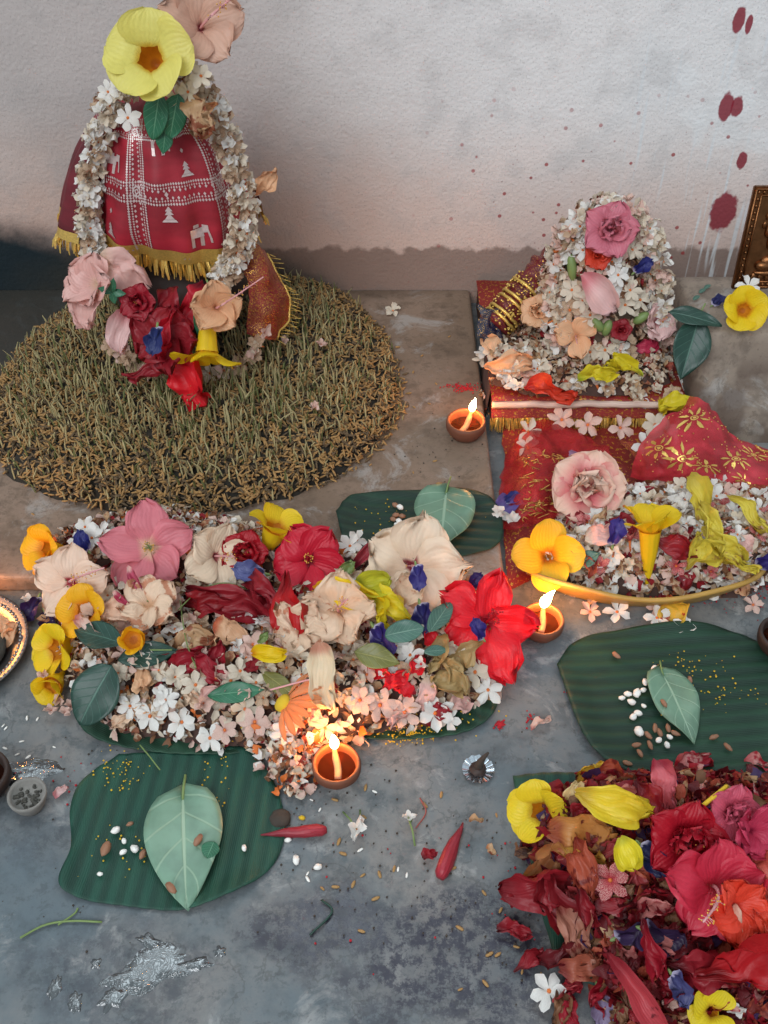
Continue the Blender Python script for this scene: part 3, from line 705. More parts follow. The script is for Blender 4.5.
# ------------------------------------------------------------------ the garlanded pot
KX, KY = -.33, 1.45
def fringe(mb, pts, lens, r, wd=.0022, mi=0, out=None):
    for i, p in enumerate(pts):
        for k in range(2):
            L = lens*r.uniform(.6, 1.15); q = Vector(p)+Vector((r.uniform(-.0015, .0015), r.uniform(-.0015, .0015), 0)); o_ = (out(q) if out else Vector((0, -1, 0)))*r.uniform(0, .4)*L
            s_ = Vector((r.uniform(-1, 1), r.uniform(-1, 1), 0)).normalized()*wd*.5; e = q+Vector((r.uniform(-.2, .2)*L, 0, -L))+o_; m_ = (q+e)/2+o_*.3
            mb.add([q-s_, q+s_, m_+s_, m_-s_, e+s_*.6, e-s_*.6], [(0, 1, 2, 3), (3, 2, 4, 5)], mi=mi)
pot = empty('water_pot', T((KX, KY, .088)), 'dark clay pot in the sprout bed under a red veil and flowers', 'pot')
ob('body', me('body', *lathe([(.05, 0), (.085, .02), (.108, .06), (.105, .10), (.08, .135), (.055, .15), (.05, .17), (.062, .19), (.068, .195), (.06, .20), (.045, .18)], 40)[:2], M['claydark']), pot)
ob('rim', me('rim', *lathe([(.058, .188), (.07, .19), (.072, .197), (.06, .20)], 40)[:2], M['clay']), pot)
_n = tag(ob('coconut', me('coconut', *ellipsoid(.055, .055, .075, 20, 14, .08)[:2], M['husk']), None, T((KX, KY, .34))), 'brown coconut on the mouth of the dark clay pot', 'coconut')

def veil_pt(u, v, rad=.119, top=.462, bot=.262, th0=-PI*1.5, th1=PI*.5, fold=.006, open_=1.0):
    """u 0 top -> 1 hem, v around"""
    th = th0+(th1-th0)*v; s = u
    ph = s*1.85; rr = rad*math.sin(ph)**.68 if ph > 0 else 0
    z = top-(top-bot)*(1-math.cos(ph))/(1-math.cos(1.85))
    front = max(0, -math.sin(th))
    rr += fold*s*s*math.sin(th*9+1)+.004*math.sin(th*17+s*4)*s+.012*MN.noise(Vector((th*1.6, s*3, 1)))+.004*MN.noise(Vector((th*4, s*6, 4)))
    rr += .004*abs(math.sin(th*5+1.3+s*1.5))*s
    z -= .022*s*math.cos(th+.1)*1.0 if False else 0
    z -= .02*s**3*math.cos(th)
    return Vector((rr*math.cos(th), rr*.95*math.sin(th), z))
V, F, U = grid(40, 120, lambda u, v: veil_pt(u, v)); vroot = empty('veil', T((KX, KY, 0)), 'red veil printed with silver elephants and gold fringe covering the pot top', 'veil')
ob('cloth', me('cloth', V, F, M['veil'], U), vroot)
def prints():
    mb = MB()
    def put(poly, cu, cv, sc, rot=0):
        """2d polygon (x right, y up, unit ~1) onto the veil"""
        V = []; ca, sa = math.cos(rot), math.sin(rot)
        for x, y in poly:
            X, Y = (x*ca-y*sa)*sc, (x*sa+y*ca)*sc
            uu = cu-Y/.21; vv = cv+X/(2*PI*.119)
            p = veil_pt(uu, vv); q = veil_pt(uu+.01, vv)-p; q2 = veil_pt(uu, vv+.004)-p; n = q2.cross(q).normalized()
            if n.dot(p-Vector((0, 0, .33))) < 0: n = -n
            V.append(p+n*.0012)
        mb.add(V, [tuple(range(len(V)))])
    vc = .75  # front (theta=-pi/2 -> v)
    vf = (-PI/2+1.5*PI)/(2*PI)
    dia = [(-1, 0), (0, -1), (1, 0), (0, 1)]; sq = [(-1, -1), (1, -1), (1, 1), (-1, 1)]
    el = [[(-.8, .1), (-.8, .6), (.4, .65), (.5, .1)], [(-.8, -.5), (-.8, .1), (-.5, .1), (-.5, -.5)], [(.1, -.5), (.1, .1), (.45, .1), (.45, -.5)], [(.4, .3), (.4, .8), (.85, .75), (.85, .35)], [(.75, .35), (.85, .5), (1.0, 0), (1.05, -.3), (.9, -.3), (.85, 0)], [(-.5, .65), (-.45, .85), (.1, .85), (.1, .65)]]
    def ring(cu, cv, r0, r1, n=12):
        for i in range(n):
            a, b = 2*PI*i/n, 2*PI*(i+1)/n; put([(r0*math.cos(a), r0*math.sin(a)), (r1*math.cos(a), r1*math.sin(a)), (r1*math.cos(b), r1*math.sin(b)), (r0*math.cos(b), r0*math.sin(b))], cu, cv, 1)
    circ = 2*PI*.104
    for hv in (-.34, -.17, .0, .17, .34, .5):                      # vertical bands
        c0 = vf+hv-.03
        for j in range(60):
            uu = .2+j*.0135
            if uu > .96: break
            for off in (-.011, -.0072, .0072, .011): put(dia, uu, c0+off/circ, .0017 if abs(off) > .009 else .0013)
            put(dia, uu, c0+.0038/circ*(1 if j % 2 else -1), .0018)
        for uu in (.30, .64):
            ring(uu, c0, .0045, .0062); ring(uu, c0, .0015, .003, 8)
    for uu in (.30, .64):                                            # cross bands
        for j in range(190):
            vv = j/190
            for off in (-.011, -.0072, .0072, .011): put(dia, uu+off/.23, vv, .0017 if abs(off) > .009 else .0013)
            put(dia, uu+.0038/.21*(1 if j % 2 else -1), vv, .0018)
    for i, hv in enumerate((-.34, -.17, 0, .17, .34)):
        for uu in (.40, .53, .74, .87):
            cv = vf+hv+(.03 if uu in (.40, .74) else .08)
            if (i+(uu in (.40, .87))) % 2:
                for e in el: put(e, uu, cv, .017)
            else:
                put([(-.9, -.6), (.9, -.6), (.7, -.4), (-.7, -.4)], uu, cv, .012); [put([(-.55+.0, -.35+k*.38), (.55, -.35+k*.38), (0, .15+k*.38)], uu, cv, .013*(1-k*.12)) for k in range(3)]
                put(dia, uu-.1, cv, .003)
    for j in range(150):
        put([(-.9, -.5), (.9, -.5), (0, 1)], .965, j/150, .0016)
    return mb.mesh('silver_print', [M['silver']], False)
ob('silver_print', prints(), vroot)
mb = MB(); r_ = random.Random(3); V, F, U = grid(2, 120, lambda u, v: veil_pt(.93+u*.07, v)*1.0+Vector((0, 0, -.0))+Vector((veil_pt(1, v).x, veil_pt(1, v).y, 0)).normalized()*.0016); mb.add(V, F, U)
fringe(mb, [veil_pt(1.0, i/260) for i in range(260)], .024, r_, .0045, out=lambda q: Vector((q.x, q.y, 0)).normalized()); ob('gold_fringe', mb.mesh('gold_fringe', [M['gold']]), vroot)

# wider dark veil hanging behind
def back_pt(u, v):
    th = math.radians(38+v*182); rr = .06+.105*u**.6+.008*math.sin(th*11)*u+.006*MN.noise(Vector((th*2, u*3, 7)))
    return Vector((KX+rr*math.cos(th)*1.0, KY-.02+rr*.75*math.sin(th), .435-.17*u**1.3-.02*math.cos(th)*u))
V, F, U = grid(30, 80, back_pt); bv = ob('veil', me('veil', V, F, M['veild'], U)); tag(bv, 'dark red shawl with gold fringe hanging behind the garlanded pot', 'veil')
mb = MB(); fringe(mb, [back_pt(1, i/120) for i in range(121)], .02, r_, .004, out=lambda q: (Vector((q.x-KX, q.y-KY, 0))).normalized()); V, F, U = grid(1, 80, lambda u, v: back_pt(.93+u*.07, v)+Vector((0, -.002, 0))); mb.add(V, F, U)
ob('gold_fringe', mb.mesh('gold_fringe', [M['gold']]), bv)
def patch(ctrl, nu, nv, mat, wr=.004, wf=14, seed=0, world=False):
    rows = [[(Vector(c) if world else P(*c)) for c in row] for row in ctrl]
    lines = [spline(r, nv) for r in rows]; cols = list(zip(*lines)); surf = [spline(c, nu) for c in cols]
    def fn(u, v):
        p = surf[round(v*nv)][round(u*nu)]; return p+MN.noise_vector(p*wf+Vector((seed, 0, 0)))*wr+MN.noise_vector(p*wf*3.3+Vector((seed, 3, 0)))*wr*.4
    return grid(nu, nv, fn)
# gold brocade fold to the right of the pot
V, F, U = patch([[PY(240, 235, 1.37), PY(258, 245, 1.38), PY(268, 255, 1.42)], [PY(245, 268, 1.36), PY(268, 275, 1.36), PY(285, 290, 1.40)], [PY(248, 300, 1.34), PY(272, 310, 1.34), PY(288, 318, 1.38)], [PY(246, 335, 1.32), PY(262, 340, 1.31), PY(276, 338, 1.34)]], 24, 16, None, .006, 30, world=True)
o = ob('brocade_cloth', me('brocade_cloth', V, F, M['brocade'], U)); tag(o, 'red and gold brocade end hanging at the right of the big pot', 'cloth')
mb = MB(); edge = [V[i*17+16] for i in range(25)]; mb.add(*tube(edge, .0022, 6)); 
for i, e in enumerate(edge): mb.add(*tube([e, e+Vector((.012+.008*r_.random(), -.004, -.004+.012*(r_.random()-.5)))], .0007, 3)); 
ob('gold_edging', mb.mesh('gold_edging', [M['gold']]), o)

# garlands
def garland(path, label, size=.036, thick=.011, nrings=17, per=3, seed=0, mats=None, faceC=None, spread=1.9, fill=3):
    r = random.Random(seed); pts = spline(path, 80); root = empty('flower_garland', T(pts[0]), label, 'garland'); o0 = Vector(pts[0])
    loc = [p-o0 for p in pts]; ob('string', me('string', *tube(loc, thick*.55, 7)[:2], M['string']), root)
    mats = mats or [W_CREAM, W_FRESH, W_CREAM, W_WILT]; mass = MB()
    def place(t, ang, sz, part):
        k = t*80; i = min(79, int(k)); p = loc[i].lerp(loc[i+1], k-i); d = (loc[min(80, i+2)]-loc[max(0, i-1)]).normalized()
        tocam = (CP-(p+o0)).normalized(); b = (tocam-d*tocam.dot(d)).normalized(); c = d.cross(b); n = b*math.cos(ang)+c*math.sin(ang)
        q = p+n*thick; n2 = n+d*r.uniform(-.5, .1)
        if part: jas(q, sz, n2, mat=r.choice(mats), kind=r.choice((0, 1, 1)), parent=root, rr=r)
        else:
            V_, F_, U_ = petal_geo(sz*.5, sz*.17, r.uniform(30, 70), r.uniform(-10, 50), .4, .1, r.randrange(9), 3, 3, crumple=.1); mass.add(V_, F_, U_, r.randrange(3), T(q) @ orient(n2, r.uniform(0, 360)))
    for i in range(nrings):
        for j in range(per): place((i+.5)/nrings+r.uniform(-.012, .012), (j-(per-1)/2)*spread/max(1, per-1)+(.3 if i % 2 else -.3), size*r.uniform(.85, 1.1), True)
    for i in range(nrings*per*fill): place(r.random(), r.uniform(-PI, PI), size*r.uniform(.8, 1.1), False)
    ob('jasmine_petals', mass.mesh('jasmine_petals', [W_CREAM, W_FRESH, W_WILT]), root)['kind'] = 'stuff'
    return root
garland([PY(160, 66, 1.44), PY(136, 76, 1.41), PY(112, 102, 1.39), PY(99, 140, 1.375), PY(90, 185, 1.37), PY(90, 225, 1.365), PY(96, 255, 1.36), PY(104, 278, 1.35)],
        'white jasmine garland strand hanging down the left of the red veil', seed=1, nrings=22, per=4, size=.031)
garland([PY(168, 66, 1.44), PY(192, 80, 1.41), PY(212, 105, 1.385), PY(228, 145, 1.37), PY(240, 185, 1.365), PY(244, 222, 1.36), PY(236, 255, 1.35), PY(222, 282, 1.34)],
        'white jasmine garland strand hanging down the right of the red veil', seed=2, nrings=22, per=4, size=.031)

# flowers on the big pot
PEACH = petal_mat('efc4a8', 'c04a4a', .06, .2, vein=.1); PEACH2 = petal_mat('e8b58c', 'dd9a70', .05, .3, vein=.1)
CREAM = petal_mat('f0d6ba', '9c2a3a', .10, .2, vein=.12); CREAMW = petal_mat('edcdb0', 'cf9a72', .05, .35, vein=.12, blot='c98a6a', bf=.2)
PINK = petal_mat('e0808a', 'efc6a8', .08, .3, vein=.12); PALEP = petal_mat('e9b9b0', 'e6cdb4', .05, .4, vein=.12); PINKW = petal_mat('eec6c2', 'd8848a', .1, .5, vein=.1)
REDH = petal_mat('c01f30', '6e0e1c', .08, .22, vein=.15); REDB = petal_mat('e5222e', '8a1020', .08, .2, vein=.12); CRIM = petal_mat('a01c2c', '5e101c', .05, .3, vein=.2)
MAG = petal_mat('c63a58', '8a1a38', .05, .3, vein=.15); ORR = petal_mat('d8452e', 'a02424', .05, .4, vein=.15)
def at(px, py, Y): return PY(px, py, Y)
def szm(px, p): return px*mpp(p)
p = at(150, 58, 1.34); allamanda(p, szm(100, p), (-.05, -.8, .55), 20, Y_PALE, 'large pale yellow trumpet flower crowning the garlanded pot', seed=1, W=.29, thr=.15, a=(45, -15))
p = at(200, 30, 1.40); hibiscus(p, szm(92, p), (.25, -.75, .5), 30, petal_mat('dcb09a', '9a3040', .08, .2), 'faded peach hibiscus standing behind the yellow flower on the pot', seed=2, st=.7, ruf=.12, stcurve=.6)
p0 = at(160, 92, 1.335); leaf(p0, at(153, 140, 1.33), szm(13, p0), M['leafmid'], 'small green leaf below the yellow flower, the left one of the pair', 'round', n=(-.1, -1, .5))
leaf(at(178, 94, 1.335), at(170, 138, 1.33), szm(13, p0), M['leafmid'], 'small green leaf below the yellow flower, the right one of the pair', 'round', n=(.2, -1, .5), seed=3)
leaf(at(166, 128, 1.335), at(163, 154, 1.33), szm(9, p0), M['leafmid'], 'short dark green leaf tip beneath the pair of green leaves', 'oval', n=(0, -1, .5), seed=5)
for i, (px, py, sz, mt) in enumerate(((128, 118, 28, W_FRESH), (178, 98, 26, W_CREAM), (188, 92, 26, W_CREAM), (201, 76, 26, W_CREAM), (120, 78, 26, W_FRESH), (108, 92, 24, W_FRESH))):
    q = at(px, py, 1.34); jas(q, szm(sz, q), (R.uniform(-.3, .3), -.8, .5), mat=mt, kind=0, label='white jasmine flower tucked around the crown of the pot', group='jasmine around the crown of the pot')
loose_petal(at(206, 122, 1.33), .05, .016, (0, -.9, .5), 250, TAN, 'dried tan flower shred on the right shoulder of the veil', seed=2, crumple=.3)
loose_petal(at(196, 112, 1.33), .05, .014, (.1, -.9, .5), 310, TAN, 'dried tan flower shred beside the green leaf pair', seed=4, crumple=.3)
p = at(264, 182, 1.38); loose_petal(p, szm(34, p), szm(9, p), (.2, -.8, .5), 60, PEACH2, 'orange peach wilted blossom sticking out right of the garland', seed=5, crumple=.2)
p = at(100, 285, 1.30); hibiscus(p, szm(70, p), (-.4, -.7, .6), 10, PALEP, 'large pale pink hibiscus at the lower end of the left garland strand', seed=3, a=(60, 20), ruf=.1, cup=.25, st=0)
p = at(124, 268, 1.31); loose_petal(p, szm(58, p), szm(20, p), (.1, -.8, .6), 330, PALEP, 'broad pale pink petal behind the left garland end', seed=1)
p = at(90, 306, 1.28); loose_petal(p, szm(40, p), szm(18, p), (0, -.8, .6), 270, PALEP, 'pale pink petal drooping lowest at the left of the pot', seed=3)
p = at(129, 330, 1.275); loose_petal(p, szm(46, p), szm(16, p), (.1, -.8, .6), 262, PINKW, 'pale pink folded bud hanging below the crimson blossom', seed=6, cup=1.0, crumple=.06)
p = at(140, 303, 1.27); double_hibiscus(p, szm(44, p), CRIM, 'crimson crumpled blossom between the pale pink flowers of the pot', seed=2, inner=6, n=(-.2, -.8, .6))
p = at(172, 308, 1.28); loose_petal(p, szm(52, p), szm(18, p), (-.1, -.8, .5), 290, RED1, 'dark red petal under the veil fringe in front of the pot mouth', seed=7)
p = at(200, 302, 1.28); loose_petal(p, szm(52, p), szm(16, p), (.1, -.8, .5), 265, REDH, 'red petal leaning behind the peach flower on the pot', seed=8)
p = at(168, 340, 1.25); hibiscus(p, szm(76, p), (-.1, -.75, .6), 80, RED1, 'wilted red hibiscus at the front foot of the big pot', seed=5, a=(50, 0), crumple=.12, st=0, ruf=.14)
p = at(188, 372, 1.235); loose_petal(p, szm(66, p), szm(15, p), (0, -.75, .65), 300, REDB, 'bright red petal pointing down onto the sprouts', seed=3, p_=.8)
p = at(155, 375, 1.24); loose_petal(p, szm(50, p), szm(12, p), (-.1, -.75, .65), 200, RED1, 'dark red petal lying low at the left foot of the pot flowers', seed=9)
p = at(157, 328, 1.205); pea(p, szm(36, p), (0, -.8, .6), 265, 'blue and white pea flower hanging among red petals of the pot', c='2a3468')
p = at(170, 335, 1.23); loose_petal(p, szm(58, p), szm(7, p), (0, -.8, .6), 262, REDH, 'narrow red petal beside the blue and white pea flower', seed=2, cup=1.0)
p = at(216, 308, 1.25); hibiscus(p, szm(62, p), (.15, -.85, .45), 35, PEACH2, 'peach hibiscus with long pink stamen on the front of the pot', seed=6, a=(60, 15), st=1.0, stcurve=.9, cup=.3)
p = at(207, 352, 1.215); allamanda(p, szm(86, p), (-.02, -.45, -.5), 90, Y_BRIGHT, 'bright yellow trumpet flower hanging face down on the pot front', seed=3, nf=5, thr=.12, a=(40, -10), W=.17, tubel=.65, stalk=.1)
p0 = at(112, 292, 1.265); 
for i, (dx, dy) in enumerate(((-14, -4), (3, 12), (14, 2), (2, -14))): leaf(p0, at(112+dx, 292+dy, 1.262), szm(4, p0), M['leafmid'], 'tiny green sepal leaf between the pink flowers of the pot', n=(0, -1, .6), group='sepal leaves on the pink flowers')
p = at(205, 345, 1.24); leaf(p, at(195, 300, 1.25), szm(6, p), M['leafmid'], 'thin green leaf behind the bright yellow flower of the pot', n=(0, -1, .6))
for i in range(26):
    a_ = math.radians(200+i*6); px, py = 185+78*math.cos(a_), 322-52*math.sin(a_)+5
    q = at(px+R.uniform(-5, 5), py+R.uniform(-5, 5), 1.27+.03*abs(math.cos(a_))); jas(q, szm(22, q), (R.uniform(-.5, .5), -.8, .5), mat=R.choice([W_WILT, W_PINK, W_CREAM]), label='wilted jasmine flower in the ring beneath the pot blossoms', group='wilted jasmine ring beneath the pot blossoms')
for px, py in ((322, 355), (316, 418), (285, 352)):
    p = hit(px, py); jas(p+Vector((0, 0, .02)), szm(16, p), (0, -.6, .8), mat=W_PINK, kind=1, label='tiny dried jasmine scrap caught in the sprouts', group='dried jasmine scraps in the sprouts')
p = P(393, 311, .033); jas(p, szm(20, p), (0, -.3, 1), mat=W_CREAM, kind=2, label='single dried jasmine flower on the bare platform near the wall')

# ------------------------------------------------------------------ low seat, small shrine
sx0, sx1 = SLABX+.012, LEDX-.012
seat = box(sx0, sx1, SEATY, BACKY-.012, 0, SEATZ-.003, 'low_seat', M['wood'], .004); tag(seat, 'low wooden seat covered with brocade under the small flower shrine', 'seat')
def sc_pt(u, v):
    x = sx0-.004+(sx1-sx0+.008)*v; t = u; 
    Y = SEATY+(BACKY-.015-SEATY)*(1-min(1, t/.8))-.006; z = SEATZ+.002-max(0, t-.8)/.2*.028
    return Vector((x, Y-max(0, t-.8)*.06, z+.0035*MN.noise(Vector((x*30, t*6, 0)))+.004*math.sin(x*60)*max(0, t-.8)))
V, F, U = grid(30, 60, sc_pt); sc_ = ob('seat_cloth', me('seat_cloth', V, F, M['floorcloth'], U)); tag(sc_, 'maroon and gold brocade cloth spread over the low seat', 'cloth')
mb = MB(); fringe(mb, [sc_pt(1, i/230) for i in range(231)], .022, r_, .0022); ob('gold_fringe', mb.mesh('gold_fringe', [M['gold']]), sc_)
mb = MB(); mb.add(*tube([sc_pt(.86, i/60)+Vector((0, -.004, .004)) for i in range(61)], .0055, 8)); ob('pale_border', mb.mesh('pale_border', [M['palecloth']]), sc_)
IX, IY = PY(606, 215, 1.43).x, 1.43
def cone_r(z):
    t = (z-SEATZ)/.245
    return .100*(1-t**2.6)**.6*(1-.10*t) if 0 <= t < 1 else 0
idol = tag(ob('small_shrine', me('small_shrine', *lathe([(.98*cone_r(SEATZ+.245*i/16)-.010*(1 if i < 14 else .2), .245*i/16) for i in range(16)]+[(.004, .236)], 28, .06)[:2], M['mulchl']), None, T((IX, IY, SEATZ))), 'small rounded shrine mound on the low seat, smothered in flowers', 'shrine')
r = random.Random(77); mb = MB(); 
for i in range(2400):
    z = SEATZ+.243*(1-r.random()**1.6); th = r.uniform(0, 2*PI); rad = cone_r(z)
    p = Vector((rad*math.cos(th), rad*math.sin(th), z-SEATZ)); n = Vector((math.cos(th), math.sin(th), .5+r.uniform(-.4, .4))); L = r.uniform(.010, .02)
    V, F, U = petal_geo(L, L*.35, 40, -30, .4, .1, r.randrange(9), 3, 3, crumple=.2); mb.add(V, F, U, r.choices(range(5), [2.5, 4, 3, 3, 1.6])[0], T(p) @ orient(n, r.uniform(0, 360)))
ob('shrine_petals', mb.mesh('shrine_petals', [W_CREAM, W_WILT, W_PINK, BROWN, RED1]), idol)['kind'] = 'stuff'
def sh(px, py, out=.0):
    """point on the camera side of the shrine mound"""
    d = ray(px, py); t = 1.0
    while t < 2.6:
        p = CP+d*t; rr = cone_r(p.z)+out
        if rr > out and math.hypot(p.x-IX, p.y-IY) < rr: return p
        t += .004
    return PY(px, py, IY-.02)
def shn(p): return Vector((p.x-IX, p.y-IY, .05)).normalized()+Vector((0, -.3, .3))
garland([sh(563, 345, .01), sh(556, 315, .01), PY(556, 285, 1.39), PY(564, 250, 1.40), PY(580, 222, 1.41), PY(606, 209, 1.41), PY(634, 217, 1.41), PY(650, 245, 1.40), PY(658, 285, 1.39), PY(660, 325, 1.37), sh(660, 365, .01), sh(655, 395, .01)],
        'creamy jasmine garland looped over the small shrine', seed=5, nrings=33, per=3, size=.034, thick=.014, mats=[W_CREAM, W_CREAM, W_FRESH, W_PINK])
p = sh(608, 231, .018); double_hibiscus(p, szm(64, p), petal_mat('d77a8a', 'e8b0a8', .05, .4), 'pink double hibiscus at the top of the small shrine', n=(0, -.8, .6), seed=7, inner=8, pollen=False)
p = sh(597, 256, .012); double_hibiscus(p, szm(34, p), ORR, 'small faded red blossom beneath the pink double hibiscus', n=(0, -.8, .6), seed=8, inner=4, pollen=False)
p = sh(598, 291, .015); loose_petal(p, szm(50, p), szm(15, p), (.1, -.85, .5), 318, PINKW, 'pale pink cone shaped bud on the middle of the small shrine', seed=3, cup=1.1, crumple=.04, ruf=.03)
p = sh(576, 336, .012); hibiscus(p, szm(50, p), (-.2, -.8, .5), 290, PEACH2, 'peach hibiscus with long stamen at the left foot of the shrine', seed=8, np_=3, st=.9, a=(40, 0), dots=8)
p = sh(654, 322, .015); hibiscus(p, szm(48, p), (.3, -.8, .5), 60, PINKW, 'white and rose hibiscus on the right flank of the shrine', seed=9, st=.4, a=(60, 15))
p = sh(645, 345, .015); loose_petal(p, szm(22, p), szm(8, p), (.2, -.8, .5), 20, MAG, 'small magenta petal under the white and rose hibiscus', seed=4)
p = sh(635, 272, .012); pea(p, szm(26, p), (.1, -.8, .6), 40, 'dark blue pea flower on the upper right of the shrine', c='2b2c6e')
p = sh(572, 268, .012); tag(ob('green_bud', me('green_bud', *ellipsoid(szm(5, p), szm(5, p), szm(14, p), 10, 8)[:2], M['stem']), None, T(p) @ orient((-.2, .2, 1))), 'green flower bud at the upper left of the shrine', 'bud')
for i, (px, py) in enumerate(((598, 325), (607, 328), (641, 318))):
    p = sh(px, py, .01); tag(ob('green_bud', me('green_bud', *ellipsoid(szm(5, p), szm(5, p), szm(9, p), 10, 8)[:2], M['stem']), None, T(p) @ orient((i-.8, .1, 1))), ['left green seed pod of the two on the shrine front', 'right green seed pod of the two on the shrine front', 'green seed pod by the white and rose hibiscus'][i], 'bud')
p = sh(620, 330, .012); double_hibiscus(p, szm(26, p), RED1, 'small dark red bud flower on the shrine front', n=(0, -.8, .6), seed=11, inner=4, pollen=False)
for px, py, mt in ((583, 250, W_FRESH), (592, 240, W_FRESH), (612, 262, W_FRESH), (618, 275, W_FRESH), (612, 290, W_FRESH), (630, 290, W_CREAM), (625, 305, W_CREAM), (590, 315, W_CREAM), (583, 300, W_CREAM), (572, 290, W_CREAM), (620, 350, W_FRESH), (635, 360, W_FRESH), (605, 350, W_CREAM), (640, 300, W_CREAM), (600, 305, W_PINK), (570, 310, W_WILT), (645, 372, W_FRESH), (590, 352, W_CREAM), (615, 245, W_PINK), (632, 250, W_CREAM), (575, 235, W_CREAM)):
    p = sh(px, py, .008); jas(p, szm(26, p), shn(p), mat=mt, kind=0, label='white jasmine flower scattered over the front of the small shrine', group='jasmine on the small shrine')
# brocade roll to the left of the shrine
ra, rb = PY(494, 326, 1.40), PY(556, 256, 1.47); mb = MB(); nn_ = 40
V, F, U = tube([Vector((0, 0, 0)).lerp(rb-ra, i/nn_) for i in range(nn_+1)], [.024+.004*math.sin(i*.9)*math.sin(i*.31) for i in range(nn_+1)], 22)
V = [v+MN.noise_vector(v*45)*.006 for v in V]
o = tag(ob('brocade_roll', me('brocade_roll', V, F, cloth_mat('maroon_roll', '6e1a24', gold=.1, rough=.5), U), None, T(ra)), 'maroon brocade roll with gold bands leaning at the left of the shrine', 'cloth')
mb = MB(); r = random.Random(4)
for c_ in (.10, .16, .30, .36, .52):
    ctr = (rb-ra)*c_; ax = (rb-ra).normalized(); a_ = ax.cross(Vector((0, 0, 1))).normalized(); b_ = ax.cross(a_)
    mb.add(*tube([ctr+(a_*math.cos(t*PI/12)+b_*math.sin(t*PI/12))*.0275+MN.noise_vector(ctr+a_*t)*.002 for t in range(25)], .0028, 6, False))
for k in range(260):
    t, th = r.uniform(.02, .62), r.uniform(0, 2*PI); q = (rb-ra)*t+(a_*math.cos(th)+b_*math.sin(th))*.0285; mb.add(*ellipsoid(.0022, .0022, .0014, 5, 3, .4, k), mat=T(q))
ob('gold_bands', mb.mesh('gold_bands', [M['gold']]), o)
V, F, U = patch([[PY(480, 306, 1.40), PY(498, 312, 1.40)], [PY(478, 326, 1.38), PY(502, 330, 1.38)], [PY(484, 346, 1.36), PY(506, 348, 1.36)]], 16, 16, None, .010, 45, world=True)
tag(ob('satin_cloth', me('satin_cloth', V, F, M['blue'], U)), 'dark blue satin corner with gold threads left of the shrine', 'cloth')
p = PY(538, 312, 1.38); double_hibiscus(p, szm(40, p), PEACH2, 'wilted peach blossom between the brocade roll and the shrine', n=(-.3, -.7, .6), seed=13, inner=5, pollen=False)
# flowers on the seat
SJ = 'jasmine heaped on the low seat'
for i in range(42):
    px, py = (R.uniform(484, 560), R.uniform(348, 392)) if i < 26 else (R.uniform(560, 690), R.uniform(385, 405))
    p = hit(px, py); jas(p+Vector((0, 0, .004)), szm(R.uniform(20, 27), p), (R.uniform(-.6, .6), R.uniform(-1, .1), 1), mat=R.choice([W_CREAM, W_FRESH, W_WILT, W_CREAM, W_PINK]), label='pale jasmine flower heaped on the low seat below the shrine', group=SJ)
p = hit(510, 368)+Vector((0, 0, .01)); loose_petal(p, szm(52, p), szm(10, p), (0, -.5, .8), 20, PEACH2, 'orange peach petal on the left corner of the seat', seed=2)
p = hit(492, 352)+Vector((0, 0, .01)); loose_petal(p, szm(30, p), szm(8, p), (0, -.5, .8), 320, PEACH2, 'small orange petal at the back left of the seat', seed=4)
p = hit(545, 388)+Vector((0, -.01, .008)); loose_petal(p, szm(50, p), szm(14, p), (0, -.7, .7), 350, ORR, 'flame lit orange red petal near the front of the seat', seed=6)
p = hit(592, 380)+Vector((0, 0, .012)); loose_petal(p, szm(40, p), szm(8, p), (0, -.6, .8), 8, Y_LIME, 'yellow petal in front of the shrine, the left of two end to end', seed=1, cup=1)
p = hit(622, 377)+Vector((0, 0, .012)); loose_petal(p, szm(38, p), szm(8, p), (0, -.6, .8), 172, Y_LIME, 'yellow petal in front of the shrine, the right of two end to end', seed=2, cup=1)
p = P(680, 405, .07); loose_petal(p, szm(40, p), szm(9, p), (0, -.6, .8), 200, Y_LIME, 'yellow petal at the right end of the seat beneath the dark leaf', seed=3, cup=.6)

